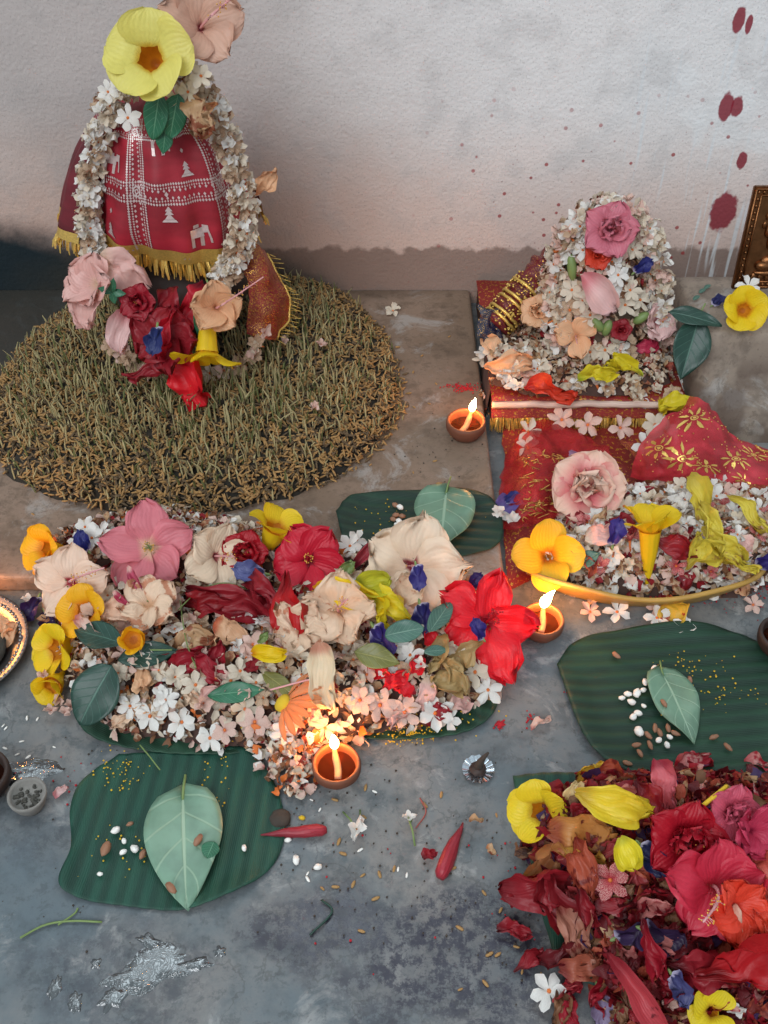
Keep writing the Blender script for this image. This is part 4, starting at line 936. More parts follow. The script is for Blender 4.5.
# ledge: relief plaque, flower, leaves
def plaque():
    W_, H_, Tk = .125, .165, .008; bl = P(731, 288, .17); root = empty('relief_plaque', T((bl.x+W_/2, bl.y, .17)) @ Matrix.Rotation(-.10, 4, 'X'), 'copper relief plaque of a seated haloed figure leaning back on the concrete block', 'plaque')
    import bmesh
    bm = bmesh.new(); bmesh.ops.create_cube(bm, size=1)
    for v in bm.verts: v.co = Vector((v.co.x*W_, v.co.y*Tk, v.co.z*H_+H_/2))
    bmesh.ops.bevel(bm, geom=bm.edges[:], offset=.0015, segments=2, affect='EDGES'); m_ = bpy.data.meshes.new('panel'); bm.to_mesh(m_); bm.free(); m_.materials.append(M['copper']); ob('panel', m_, root)
    mb = MB()
    for (a, b) in (((-1, 0), (1, 0)), ((1, 0), (1, 1)), ((1, 1), (-1, 1)), ((-1, 1), (-1, 0))):
        for off in (.004, .013):
            q = lambda c: Vector((c[0]*(W_/2-off), -Tk/2-.001, off+(H_-2*off)*c[1])); mb.add(*tube([q(a), q(b)], .0018, 6))
        n_ = 14
        for i in range(n_):
            t = i/n_; c = (a[0]+(b[0]-a[0])*t, a[1]+(b[1]-a[1])*t); q = Vector((c[0]*(W_/2-.0085), -Tk/2-.001, .0085+(H_-.017)*c[1])); mb.add(*ellipsoid(.0028, .0022, .0028, 7, 5), mat=T(q))
    ob('beaded_border', mb.mesh('beaded_border', [M['copper']]), root)
    mb = MB(); y = -Tk/2
    for x, z, rx, rz, d in ((0, .045, .030, .014, .008), (0, .070, .014, .022, .010), (0, .105, .010, .012, .010), (-.022, .04, .014, .009, .010), (.022, .04, .014, .009, .010), (0, .122, .007, .009, .008), (-.02, .08, .005, .014, .006), (.02, .08, .005, .014, .006), (-.027, .095, .005, .010, .006), (.027, .095, .005, .010, .006), (0, .028, .036, .006, .007), (-.03, .12, .006, .006, .004), (.03, .12, .006, .006, .004)):
        mb.add(*ellipsoid(rx, d, rz, 14, 10), mat=T((x, y, z)))
    ring_ = [Vector((.021*math.cos(2*PI*i/24), y-.001, .107+.021*math.sin(2*PI*i/24))) for i in range(25)]; mb.add(*tube(ring_, .0016, 6))
    for i in range(9):
        a = PI*i/8; mb.add(*ellipsoid(.004, .002, .006, 6, 5), mat=T((.034*math.cos(a), y, .105+.036*math.sin(a))))
    for i in range(7): mb.add(*ellipsoid(.0055, .003, .008, 6, 5), mat=T((-.033+.011*i, y, .020)))
    ob('figure', mb.mesh('figure', [M['copper']]), root)
plaque()
p = P(744, 310, .20); allamanda(p, szm(54, p), (-.05, -.75, .6), 40, Y_BRIGHT, 'yellow trumpet flower on the block in front of the copper plaque', seed=5, W=.27, thr=.15, stalk=0, tubel=.3)
p = P(748, 287, .185); jas(p, szm(28, p), (0, -.5, .8), mat=W_FRESH, kind=0, label='white jasmine flower at the foot of the copper plaque')
p = P(713, 305, .176); pea(p, szm(20, p), (0, -.3, 1), 30, 'dark blue flower scrap on the block beside the yellow flower', c='26285a')
a0 = P(699, 316, .185); leaf(a0, P(680, 380, .11), szm(19, a0), M['leafdark'], 'big dark green leaf hanging down between shrine and block', 'oval', n=(-.1, -1, .5), fold=.3, stalk=.02)
leaf(P(668, 312, .19), P(722, 326, .182), szm(11, a0), M['leafdark'], 'dark green leaf lying across the corner of the block', 'oval', n=(0, -.4, 1), fold=.2, seed=4)
for px, py in ((699, 293), (693, 300), (704, 289)):
    p = P(px, py, .172); leaf(p, p+Vector((.012, .008, .003)), .004, M['leafgrey'], 'tiny grey green leaf scrap on top of the block', group='leaf scraps on the block')

# ------------------------------------------------------------------ red cloths in front of the seat
V, F, U = patch([[(503, 412, .02), (560, 415, .02), (640, 415, .02), (700, 420, .02)], [(503, 470, .006), (560, 470, .012), (640, 470, .014), (720, 470, .02)], [(505, 530, .004), (560, 530, .006), (640, 530, .01), (760, 520, .01)], [(508, 590, .003), (560, 570, .004), (640, 570, .006), (780, 560, .006)]], 40, 50, None, .005, 22)
for v in V: v.z = max(v.z, .0015)
tag(ob('floor_cloth', me('floor_cloth', V, F, M['floorcloth'], U)), 'maroon and gold cloth spread on the floor in front of the low seat', 'cloth')
V, F, U = patch([[(505, 455, .012), (530, 425, .035), (575, 428, .03), (610, 450, .02)], [(500, 478, .012), (535, 455, .055), (575, 455, .04), (615, 470, .02)], [(500, 505, .008), (535, 495, .05), (570, 485, .03), (605, 490, .015)], [(502, 530, .005), (530, 525, .012), (560, 515, .012), (590, 505, .012)]], 36, 40, None, .010, 24, 3)
o = tag(ob('net_cloth', me('net_cloth', V, F, M['net'], U)), 'sheer red net cloth with gold thread heaped between platform and pink rose', 'cloth')
mb = MB(); r = random.Random(8)
for i in range(240):
    k = r.randrange(41*12, 41*33); p = V[min(k, len(V)-1)]
    if abs((k % 41)-18) > 9: continue
    mb.add(*tube([p+Vector((0, -.001, .001)), p+Vector((r.uniform(-.008, .008), r.uniform(-.006, .002), r.uniform(.001, .007))), p+Vector((r.uniform(-.014, .014), r.uniform(-.01, .0), r.uniform(-.002, .006)))], .0007, 3))
ob('gold_threads', mb.mesh('gold_threads', [M['gold']]), o)
RV = [[(690, 396, .13), (697, 397, .135), (705, 402, .13), (715, 415, .10), (740, 440, .07), (790, 450, .06)],
      [(655, 428, .10), (680, 420, .125), (710, 425, .115), (735, 445, .08), (765, 455, .07), (810, 462, .06)],
      [(635, 455, .065), (665, 455, .10), (700, 455, .10), (735, 465, .075), (765, 478, .06), (820, 480, .05)],
      [(632, 478, .035), (665, 480, .06), (700, 478, .07), (730, 485, .05), (760, 505, .03), (820, 510, .02)]]
V, F, U = patch(RV, 44, 60, None, .007, 26, 9)
o = tag(ob('veil', me('veil', V, F, M['net2'], U)), 'red veil with gold flower motifs rising to a peak beside the block', 'veil')
def motif(mb, V, w_, iu, iv, s):
    def S(x, y):
        a = max(0, min(43.99, iu+y)); b = max(0, min(59.99, iv+x)); i, j = int(a), int(b); p = V[i*w_+j].lerp(V[i*w_+j+1], b-j).lerp(V[(i+1)*w_+j].lerp(V[(i+1)*w_+j+1], b-j), a-i); return p+Vector((0, -.0014, .0012))
    for k in range(8):
        a = 2*PI*k/8; c, d = math.cos(a), math.sin(a); pts = []
        for t, wv in ((.35, 0), (.6, .16), (.95, .14), (1.15, -.02), (.9, -.08), (.6, -.06)): pts.append(S((t*c-wv*d)*s, (t*d+wv*c)*s))
        mb.add(pts, [tuple(range(6))])
    for r0, r1 in ((0.0, .12), (.2, .28)):
        for k in range(10):
            a, b = 2*PI*k/10, 2*PI*(k+1)/10; q = [(r0*math.cos(a), r0*math.sin(a)), (r1*math.cos(a), r1*math.sin(a)), (r1*math.cos(b), r1*math.sin(b)), (r0*math.cos(b), r0*math.sin(b))]
            mb.add([S(x*s, y*s) for x, y in q], [(0, 1, 2, 3)])
mb = MB()
for iu, iv, s in ((13, 17, 6), (26, 8, 5), (31, 17, 6), (36, 26, 4), (27, 36, 5), (15, 44, 4), (38, 40, 4), (8, 54, 4)): motif(mb, V, 61, iu, iv, s)
for i in range(120):
    iu, iv = r.randrange(4, 40), r.randrange(2, 56); p = V[iu*61+iv]+Vector((0, -.0013, .001)); mb.add(*ellipsoid(.0011, .0011, .0011, 5, 3), mat=T(p))
ob('gold_motifs', mb.mesh('gold_motifs', [M['gold']], False), o)
mb = MB(); e = [V[i*61+52].copy() for i in range(0, 45)]; fringe(mb, [a+Vector((0, -.002, .002)) for a in e for _ in range(3)], .02, r, .002); ob('gold_fringe', mb.mesh('gold_fringe', [M['gold']]), o)
V, F, U = patch([[(620, 440, .03), (650, 450, .04)], [(640, 470, .035), (655, 480, .04)], [(655, 500, .05), (640, 500, .05)]], 16, 10, None, .008, 30, 4)
tag(ob('brocade_cloth', me('brocade_cloth', V, F, M['brocade'], U)), 'crumpled gold brocade strip between the pink rose and red veil', 'cloth')
V, F, U = patch([[(748, 485, .05), (800, 470, .05)], [(735, 512, .05), (800, 505, .05)], [(750, 545, .04), (800, 545, .04)]], 16, 14, None, .008, 30, 5)
tag(ob('brocade_cloth', me('brocade_cloth', V, F, M['brocade'], U)), 'gold and red brocade edge at the right below the red veil', 'cloth')
for i, (px, py) in enumerate(((495+3, 440), (528, 432), (588, 425), (620, 428), (655, 425), (665, 432), (645, 445), (655, 460), (562, 408+12), (480+48, 448))):
    if i in (0,): continue
    p = P(px, py, .045 if px > 600 else .04); jas(p, szm(30, p), (R.uniform(-.4, .4), -.6, .8), mat=R.choice([W_CREAM, W_PINK, W_FRESH]), kind=0, label='jasmine flower lying on the cloths just below the seat fringe', group='jasmine below the seat fringe')

# banana bark boat
def boat():
    c = P(640, 545, 0); L = P(765, 560, 0).x-P(520, 560, 0).x; V, F, U = [], [], []
    def fn(u, v):
        th = PI+v*PI*1.0; s = u; rx, ry = L*.5, .085; rr = 1-.13*(1-s)
        x, y = rx*rr*math.cos(th), ry*rr*math.sin(th); z = .003+.034*s+.004*math.sin(th*5)*s
        if s > .8: z += .002
        return Vector((x, y-.01*s, z))
    V, F, U = grid(10, 60, fn); o = ob('bark_boat', me('bark_boat', V, F, M['bark'], U), None, T((P(640, 590, 0).x, P(640, 568, 0).y, 0)) @ Matrix.Rotation(-.02, 4, 'Z'))
    s = o.modifiers.new('thickness', 'SOLIDIFY'); s.thickness = .006
    tag(o, 'curved yellow brown banana bark tray holding the white and rose petals', 'tray')
boat()

# ------------------------------------------------------------------ oil lamps
def diya(p, wpx, label, ang=95, lean=.25, flame=True, group=None, mat=None, fl=1.0):
    p = Vector(p); Rm = wpx*mpp(p)/2; root = empty('oil_lamp', T(p), label, 'lamp', group)
    h = Rm*1.0; pr = [(Rm*.45, 0), (Rm*.75, h*.18), (Rm*.97, h*.55), (Rm, h*.85), (Rm*.97, h), (Rm*.88, h*1.02), (Rm*.82, h*.95), (Rm*.80, h*.7), (Rm*.62, h*.35), (Rm*.3, h*.22), (0.0005, h*.2)]
    ob('bowl', me('bowl', *lathe(pr, 44, .03, wpx)[:2], mat or M['clay']), root)
    ob('oil', me('oil', *lathe([(.0004, h*.62), (Rm*.5, h*.62), (Rm*.79, h*.63)], 40)[:2], M['oil']), root)
    a = math.radians(ang); d = Vector((math.cos(a), math.sin(a), 0)); tip = d*Rm*.62+Vector((0, 0, h*1.22))
    pts = spline([-d*Rm*.55+Vector((0, 0, h*.6)), -d*Rm*.1+Vector((Rm*.05, 0, h*.66)), d*Rm*.4+Vector((0, 0, h*.9)), tip], 12)
    ob('wick', me('wick', *tube(pts, [Rm*.15]*8+[Rm*.13, Rm*.11, Rm*.1, Rm*.08, Rm*.05], 8)[:2], M['wick']), root)
    if flame:
        fh = Rm*.95*fl; pr = []
        for i in range(13):
            t = i/12; pr.append((Rm*.21*fl*math.sin(PI*t**.62)**.85*(1-t*.2)+1e-4, fh*t))
        V, F, U = lathe(pr, 14); V = [Vector((x+lean*z*z/fh*.8, y, z)) for x, y, z in V]
        ob('flame', me('flame', V, F, M['flame'], U), root, T(tip-Vector((0, 0, fh*.10))))
    return root
diya(P(465, 436, .03), 40, 'lit clay oil lamp on the platform beside the shrine seat', ang=60, lean=.2, fl=.85)
diya(P(540, 633, 0), 44, 'lit clay oil lamp beside the bright red hibiscus', ang=80, lean=.45, fl=1.15)
diya(P(337, 776, 0), 49, 'lit clay oil lamp in front of the long flower heap', ang=98, lean=-.05, fl=.95)
diya(P(778, 650, 0), 50, 'dark unlit clay lamp cut off at the right edge', flame=False, mat=M['claydark'], ang=120)
diya(P(-14, 790, 0), 60, 'dark unlit clay pot cut off at the left edge', flame=False, mat=M['claydark'], ang=80)
def cup():
    p = P(32, 806, 0); Rm = szm(19.5, p); root = empty('clay_cup', T(p), 'small ash grey clay cup of incense ash by the wet patch', 'cup')
    pr = [(Rm*.6, 0), (Rm*.8, Rm*.4), (Rm*.98, Rm*.95), (Rm, Rm*1.15), (Rm*.9, Rm*1.17), (Rm*.82, Rm*1.05), (Rm*.75, Rm*.85), (.0005, Rm*.8)]
    ob('bowl', me('bowl', *lathe(pr, 36, .06, 3)[:2], M['ashclay']), root)
    mb = MB(); r = random.Random(2)
    for i in range(40):
        a, t = r.uniform(0, 2*PI), math.sqrt(r.random())*.68; mb.add(*ellipsoid(Rm*r.uniform(.05, .16), Rm*r.uniform(.05, .14), Rm*.08, 6, 4, .4, i), mat=T((Rm*t*math.cos(a), Rm*t*math.sin(a), Rm*.86)))
    ob('ash', mb.mesh('ash', [M['ash']]), root)
cup()
def dhoop():
    p = P(478, 771, 0); Rm = szm(16, p); root = empty('incense_holder', T(p), 'silver foil disc holding a burnt incense stub', 'incense holder')
    V, F, U = grid(6, 48, lambda u, v: Vector((Rm*(.1+.9*u)*math.cos(2*PI*v), Rm*(.1+.9*u)*math.sin(2*PI*v), .0015+.003*u*u+.0016*u*math.sin(v*2*PI*14)))); ob('foil_disc', me('foil_disc', V, F, M['foil'], U), root)
    ob('resin', me('resin', *ellipsoid(Rm*.55, Rm*.5, Rm*.28, 16, 10, .25)[:2], M['claydark']), root, T((0, 0, Rm*.22)))
    ob('incense_stub', me('incense_stub', *tube([(0, 0, Rm*.3), (.001, .001, Rm*.8), (.004, .0, Rm*1.4), (.009, 0, Rm*2.0)], [Rm*.3, Rm*.25, Rm*.17, Rm*.08], 10)[:2], M['char']), root)
dhoop()
def thali():
    c = P(-44, 655, 0); Rm = szm(73, P(0, 645)); root = empty('metal_plate', T(c), 'round beaded metal offering plate cut off at the left edge', 'plate')
    ob('dish', me('dish', *lathe([(.001, .002), (Rm*.72, .002), (Rm*.8, .008), (Rm*.97, .016), (Rm, .017), (Rm, .0185), (Rm*.96, .018), (Rm*.79, .0105), (Rm*.7, .0045), (.001, .0045)], 80)[:2], M['steel']), root)
    mb = MB()
    for i in range(84):
        a = 2*PI*i/84; mb.add(*ellipsoid(.0028, .0028, .0018, 7, 5), mat=T((Rm*.885*math.cos(a), Rm*.885*math.sin(a), .0150)))
        mb.add(*ellipsoid(.0018, .0018, .001, 5, 4), mat=T((Rm*.97*math.cos(a), Rm*.97*math.sin(a), .0188)))
    ob('beaded_rim', mb.mesh('beaded_rim', [M['steel']]), root)
    q = P(-12, 655, .005); tag(ob('ash_cake', me('ash_cake', *ellipsoid(.026, .03, .012, 24, 12, .2)[:2], M['ash']), None, T(q+Vector((0, 0, .008)))), 'grey ash cake lying in the beaded metal plate', 'ash cake')
    for i in range(3):
        q = P(2+i*3, 622+i*8, .012); loose_petal(q, .03, .008, (0, -.3, 1), 40*i, PEACH2, 'orange petal in the beaded metal plate', seed=i, group='orange petals in the metal plate')
thali()
diya(P(-40, 622, .008), 44, 'lit clay oil lamp standing in the beaded metal plate', ang=80, lean=.1)

# ------------------------------------------------------------------ betel leaves and pellets on the banana leaves
leaf(P(183, 800, .012), P(187, 911, .006), szm(44, P(183, 850)), M['betel'], 'large pale green heart shaped leaf centred on the front banana leaf', 'heart', n=(0, 0, 1), fold=.06, bend=.25, wave=.02, stalk=.028, thick=.001)
p = P(214, 842, .018); leaf(p, P(207, 858, .016), .010, M['leafmid'], 'small torn green leaf piece on the large pale leaf', 'round', n=(0, 0, 1), bend=.05)
leaf(P(663, 676, .012), P(694, 745, .008), szm(26, P(670, 700)), M['betel2'], 'pale green heart shaped leaf beside white pellets on dark banana leaf', 'heart', n=(0, 0, 1), fold=.1, bend=.3, stalk=.02, seed=2, thick=.001)
leaf(P(446, 494, .05), P(440, 552, .04), szm(33, P(436, 520)), M['betel2'], 'glossy grey green heart leaf behind the cream hibiscus', 'heart', n=(0, -.2, 1), fold=.1, bend=.3, stalk=.03, seed=4, wave=.05, thick=.001)
_pel = {}
def pellet(px, py, sz, z, mat, label, group, cat='pellet', name='sugar_pellet', el=1.0, rr=R, kind=0):
    p = P(px, py, z+szm(sz*.3, P(px, py, z))); s = szm(sz, p)/2; k = (name, mat.name, rr.randrange(3))
    if k not in _pel: _pel[k] = me(name, *ellipsoid(1, .72, .62, 10, 7, .35, k[2]*3.3)[:2], mat)
    return tag(ob(name, _pel[k], None, T(p) @ Matrix.Rotation(rr.uniform(0, 6), 4, 'Z') @ Matrix.Diagonal((s*el, s, s, 1))), label, cat, group)
for px, py, sz in ((655, 668, 8), (637, 693, 11), (645, 682, 8), (632, 702, 9), (638, 713, 9), (644, 706, 6), (633, 717, 9), (639, 731, 12), (622, 698, 7), (659, 740, 8), (667, 745, 8), (670, 737, 7), (643, 690, 7), (693, 690, 6), (628, 694, 8)):
    pellet(px, py, sz, .006, M['sugar'], 'white sugar pellet around the pale leaf on the dark banana leaf', 'sugar pellets around the small pale leaf')
for px, py in ((648, 735), (655, 728), (660, 733), (650, 745), (640, 753), (627, 763), (668, 728), (616, 655), (664, 703), (682, 708), (690, 680), (675, 733), (714, 737), (728, 747), (636, 745)):
    pellet(px, py, 7, .008 if py != 703 else .016, M['seed'], 'small brown seed scattered on the dark banana leaf', 'brown seeds on the dark banana leaf', 'seed', 'seed', 1.5)
for px, py, sz in ((203, 800, 9), (244, 848, 7), (160, 801, 9), (116, 830, 10), (135, 849, 10), (123, 852, 8), (100, 874, 6), (124, 841, 7)):
    pellet(px, py, sz, .006, M['sugar'], 'white sugar lump scattered around the large pale leaf', 'sugar lumps around the large pale leaf')
for px, py, sz in ((106, 848, 13), (143, 854, 9), (171, 888, 11), (198, 840, 10), (130, 824, 6)):
    pellet(px, py, sz, .008 if px < 160 else .017, M['seed'], 'brown seed kernel on or beside the large pale leaf', 'brown kernels by the large pale leaf', 'seed', 'seed', 1.3)
for px, py, sz in ((400, 507, 8), (396, 515, 7), (402, 516, 7), (393, 519, 7), (399, 521, 8), (404, 524, 6), (397, 524, 6), (395, 505, 7)):
    pellet(px, py, sz, .036, M['seed'] if sz == 7 else M['sugar'], 'small grain in the cluster on the platform banana leaf', 'grains on the platform banana leaf', 'seed', 'grain')
for px, py, sz in ((296, 860, 10), (318, 867, 9), (288, 840, 7)):
    pellet(px, py, sz, .0, M['sugar'], 'white crystal lump on the floor right of the front banana leaf', 'crystal lumps by the front banana leaf', 'pellet', 'sugar_lump')
# fine grains
def grains(name, clusters, mat, label, size=.0011, seed=0, z=0.0):
    r = random.Random(seed); mb = MB()
    for px, py, rx, ry, n in clusters:
        for i in range(n):
            p = hit(px+r.gauss(0, rx), py+r.gauss(0, ry)); s = size*r.uniform(.5, 1.5)
            mb.add(*ellipsoid(s, s, s*.6, 5, 3), mat=T((p.x, p.y, p.z+z+s*.3)))
    tag(ob(name, mb.mesh(name, [mat])), label, 'powder', None, 'stuff')
grains('vermilion_powder', [(463, 388, 8, 2, 160), (91, 706, 4, 3, 260), (500, 725, 2, 2, 90), (532, 720, 4, 4, 20), (580, 690, 8, 5, 50), (594, 688, 3, 3, 40), (760, 590, 10, 10, 80), (690, 600, 25, 6, 60), (395, 555, 4, 2, 12), (110, 800, 40, 30, 12), (355, 880, 60, 40, 12), (540, 900, 30, 30, 30), (60, 775, 25, 10, 12)], M['kumkum'], 'scattered vermilion powder on floor, platform and leaves', .0012, 1, .001)
grains('turmeric_powder', [(410, 738, 14, 4, 160), (440, 722, 22, 10, 110), (120, 775, 12, 10, 60), (690, 670, 18, 8, 40), (715, 700, 30, 9, 50), (430, 520, 25, 10, 30), (220, 770, 10, 20, 30), (380, 520, 20, 10, 20), (130, 850, 20, 15, 30)], M['turmeric'], 'scattered yellow turmeric grains around the banana leaves', .001, 2, .006)
grains('dark_specks', [(300, 800, 40, 40, 60), (420, 860, 80, 60, 110), (540, 930, 40, 40, 60), (150, 760, 60, 20, 30), (430, 450, 30, 20, 30), (100, 880, 40, 30, 20), (200, 820, 60, 30, 40), (660, 860, 60, 50, 150)], M['char'], 'dark gritty specks strewn over floor and leaves', .0011, 3, .002)
r = random.Random(21)
def scatter_seeds(n, boxes, mat, label, group, name='seed', L=.0045, cat='seed'):
    m_ = me(name, *ellipsoid(1, .36, .3, 7, 6, .2)[:2], mat)
    for i in range(n):
        b = boxes[i % len(boxes)]; p = hit(r.uniform(b[0], b[2]), r.uniform(b[1], b[3])); s = L*r.uniform(.7, 1.2)
        tag(ob(name, m_, None, T(p+Vector((0, 0, s*.3))) @ Matrix.Rotation(r.uniform(0, 6), 4, 'Z') @ Matrix.Scale(s, 4)), label, cat, group)
scatter_seeds(34, [(330, 780, 520, 1000), (290, 840, 500, 900), (480, 870, 560, 1010)], M['husk'], 'straw coloured grain loose on the bare floor before the lamps', 'loose grains on the bare floor', 'grain')
scatter_seeds(26, [(250, 745, 320, 800), (0, 700, 70, 760), (300, 790, 420, 900)], M['sugar'], 'white rice grain loose on the floor near the lit lamp', 'rice grains near the front lamp', 'rice_grain', .0036)
scatter_seeds(22, [(340, 330, 460, 490), (400, 300, 470, 480), (0, 510, 60, 570)], M['husk'], 'straw coloured grain fallen on the raised platform', 'grains on the platform', 'grain')
scatter_seeds(40, [(640, 790, 760, 1000), (560, 860, 700, 1000)], M['char'], 'dark scorched seed among the crushed red petals', 'dark seeds in the red heap', 'seed', .004)

# ------------------------------------------------------------------ flowers of the long left heap
def h_(px, py, dz=.015):
    p = hit(px, py, dz); return p
def hib(px, py, s, mat, label, n=TOCAM, roll=0, dz=.012, **k): p = h_(px, py, dz); return hibiscus(p, szm(s, p), n, roll, mat, label, **k)
def alla(px, py, s, mat, label, n=TOCAM, roll=0, dz=.015, **k): p = h_(px, py, dz); return allamanda(p, szm(s, p), n, roll, mat, label, **k)
def pt(px, py, l, w_, roll, mat, label, n=(0, -.55, .85), dz=.012, **k): p = h_(px, py, dz); return loose_petal(p, szm(l, p), szm(w_, p), n, roll, mat, label, **k)
def pe(px, py, s, roll, label, c='3a2f8f', n=(0, -.6, .8), dz=.015, **k): p = h_(px, py, dz); return pea(p, szm(s, p), n, roll, label, c, **k)
def lf(a, b, w_, mat, label, dz=.02, kind='oval', n=(0, -.4, 1), **k):
    p, q = h_(*a, dz), h_(*b, dz); return leaf(p, q, szm(w_, p), mat, label, kind, n, **k)
alla(46, 549, 66, Y_ORANGE, 'orange yellow trumpet flower at the back left corner of the heap', n=(-.55, -.55, .6), roll=10, seed=1, dz=.03, stalk=.25)
hib(73, 582, 84, petal_mat('f3d2ba', 'a51e36', .10, .2, vein=.1), 'pale peach hibiscus with dark red throat and long stamen at left', n=(-.1, -.7, .7), roll=15, dz=.035, seed=1, st=.8, stcurve=.9, a=(35, -25), width=.225)
pe(88, 550, 28, 120, 'dark blue pea flower behind the pale peach hibiscus', c='26286e', dz=.03)
hib(150, 549, 88, PINK, 'rose pink hibiscus with open petals at the back of heap', n=(.05, -.65, .75), roll=30, dz=.03, seed=2, st=.25, a=(35, -18), width=.235, frill=.1, crumple=.08, stcol=M['stem'])
hib(214, 556, 74, CREAM, 'cream hibiscus with ragged edge between pink and red flowers', n=(.45, -.6, .6), roll=0, dz=.03, seed=3, st=.55, a=(50, -5), frill=.12)
p = h_(245, 553, .03); double_hibiscus(p, szm(54, p), petal_mat('b01524', '6e0e18', .05, .3), 'dark red double hibiscus with yellow pollen at heap back', seed=1)
alla(276, 528, 62, Y_BRIGHT, 'lemon yellow trumpet flower at the back of the heap against sprouts', n=(.35, .2, .8), roll=40, dz=.035, seed=2, thr=.2, tubel=.6, stalk=0)
hib(309, 560, 82, petal_mat('cf2038', '7a1024', .1, .2), 'large crimson red hibiscus with yellow stamen ring', n=(-.05, -.7, .7), roll=55, dz=.035, seed=4, st=.28, a=(38, -20), width=.26, crumple=.08, frill=.2, dots=34, stcol=REDH)
pe(264, 574, 40, 175, 'pale blue and white pea flower under the dark red double hibiscus', c='5c6090', dz=.03)
pt(232, 598, 95, 14, 355, RED1, 'long dark red crumpled petal lying across the heap', dz=.025, seed=2, crumple=.14)
pt(205, 600, 60, 12, 10, petal_mat('8f1820', '5e1018'), 'dark maroon crumpled petal left of the long red one', dz=.022, seed=5)
pt(262, 590, 50, 16, 330, RED1, 'dark red crumpled petal below the pale blue pea flower', dz=.03, seed=7)
pt(291, 612, 80, 14, 285, petal_mat('c01c20', '8a1218'), 'bright red petal strip hanging down the middle of heap', dz=.025, seed=3)
pt(345, 570, 20, 6, 60, M['stem'], 'pale green bud beside the white flower', dz=.03, seed=3)
for px, py, s in ((350, 546, 28), (357, 540, 24), (92, 538, 28), (102, 533, 26), (85, 527, 24), (112, 545, 26), (78, 542, 22)):
    p = h_(px, py, .02); jas(p, szm(s, p), (0, -.6, .8), mat=W_FRESH, kind=0, label='fresh white jasmine flower at the back rim of the long heap', group='fresh jasmine at the back rim of the long heap')
pt(366, 552, 48, 7, 50, petal_mat('a03a44', '6e2030'), 'closed dull red bud leaning on the cream hibiscus', dz=.03, cup=1.2, crumple=.03, seed=1, name='flower_bud', cat='bud')
hib(412, 566, 104, petal_mat('f3dac0', '8a2038', .10, .19, vein=.1), 'largest cream hibiscus with ruffled petals and blue flower in its throat', n=(0, -.7, .7), roll=10, dz=.045, seed=5, st=.2, a=(35, -15), frill=.22, width=.29, ruf=.16, crumple=.08, dots=4)
p = h_(416, 566, .085); pea(p, szm(32, p), (0, -.7, .7), 280, 'violet pea flower lying in the throat of the largest cream hibiscus', '3c3478')
p = h_(450, 570, .03); loose_petal(p, szm(40, p), szm(15, p), (.2, -.6, .7), 300, Y_BRIGHT, 'yellow petal showing right behind the largest cream hibiscus', seed=2, cup=.8)
pt(348, 592, 78, 15, 350, Y_BRIGHT, 'long yellow petal below the crimson hibiscus', dz=.03, seed=1, cup=.9, crumple=.08)
pt(372, 582, 36, 14, 20, petal_mat('c9c83a', 'a0b040'), 'lime green yellow bud under the cream hibiscus', dz=.04, seed=2, cup=1.2, crumple=.04)
pt(390, 600, 60, 12, 330, Y_LIME, 'lime yellow petal under the cream hibiscus', dz=.03, seed=5)
pt(382, 612, 40, 12, 300, Y_LIME, 'short yellow petal above the violet pea flower', dz=.03, seed=6)
pe(420, 605, 40, 280, 'indigo pea flower below the largest cream hibiscus', c='28245e', dz=.04)
pe(374, 628, 46, 300, 'deep violet pea flower above the grey green leaf', c='33276a', dz=.035)
hib(340, 612, 80, CREAMW, 'wilted cream hibiscus with pink stamens in the heap middle', n=(-.2, -.6, .8), roll=20, dz=.03, seed=6, crumple=.16, a=(50, 0), st=.7, stcurve=.4, ruf=.15)
hib(300, 630, 60, CREAMW, 'crumpled cream hibiscus beside the bright red petal strip', n=(-.1, -.5, .9), roll=60, dz=.02, seed=7, crumple=.2, a=(40, 0), st=.0, ruf=.15)
pt(326, 672, 66, 15, 285, petal_mat('ecd6b4', 'c98a72'), 'long curled cream petal with red spots near the front', dz=.03, seed=4, cup=.9, ruf=.15, crumple=.1)
pt(405, 592, 40, 16, 60, CREAMW, 'cream petal fold under the ruffled hibiscus', dz=.03, seed=8)
hib(486, 622, 112, petal_mat('ee2230', 'a01024', .08, .2), 'brightest red hibiscus at the right end of the long heap', n=(.1, -.6, .75), roll=75, dz=.04, seed=8, a=(30, -25), st=.4, width=.2, frill=.22, ruf=.16, crumple=.1, stcol=REDB, dotcol=M['kumkum'])
p = h_(483, 638, .06); pea(p, szm(28, p), (0, -.6, .8), 120, 'small violet pea flower on the brightest red hibiscus', '382c74')
p = h_(470, 590, .05); pea(p, szm(26, p), (0, -.6, .8), 60, 'small dark violet pea flower above the brightest red hibiscus', '30245c')
p = h_(473, 600, .045); loose_petal(p, szm(26, p), szm(8, p), (0, -.6, .8), 340, PEACH2, 'small peach petal above the brightest red hibiscus', seed=3)
lf((385, 636), (424, 628), 12, M['leafgrey'], 'rounded grey green leaf in the middle right of heap', dz=.045, kind='round')
lf((430, 632), (450, 603), 10, M['leafgrey'], 'grey green leaf pointing up beside the red hibiscus', dz=.05, kind='round', seed=2)
lf((424, 652), (448, 650), 6, M['leafgrey'], 'tiny grey green leaf tip below the rounded leaf', dz=.04)
lf((354, 652), (400, 664), 13, M['leafolive'], 'olive brown leaf near the front middle of heap', dz=.035, fold=.3, seed=3)
lf((124, 644), (75, 630), 15, M['leafdark'], 'dark green leaf pointing left under the small yellow cup flower', dz=.035, seed=4, fold=.25)
lf((112, 665), (80, 725), 25, M['leafdark'], 'large round dark green leaf at the front left of heap', dz=.03, kind='round', seed=5, fold=.1)
lf((118, 660), (178, 650), 14, M['leafdark'], 'dark green leaf right of the small yellow cup flower', dz=.02, seed=6)
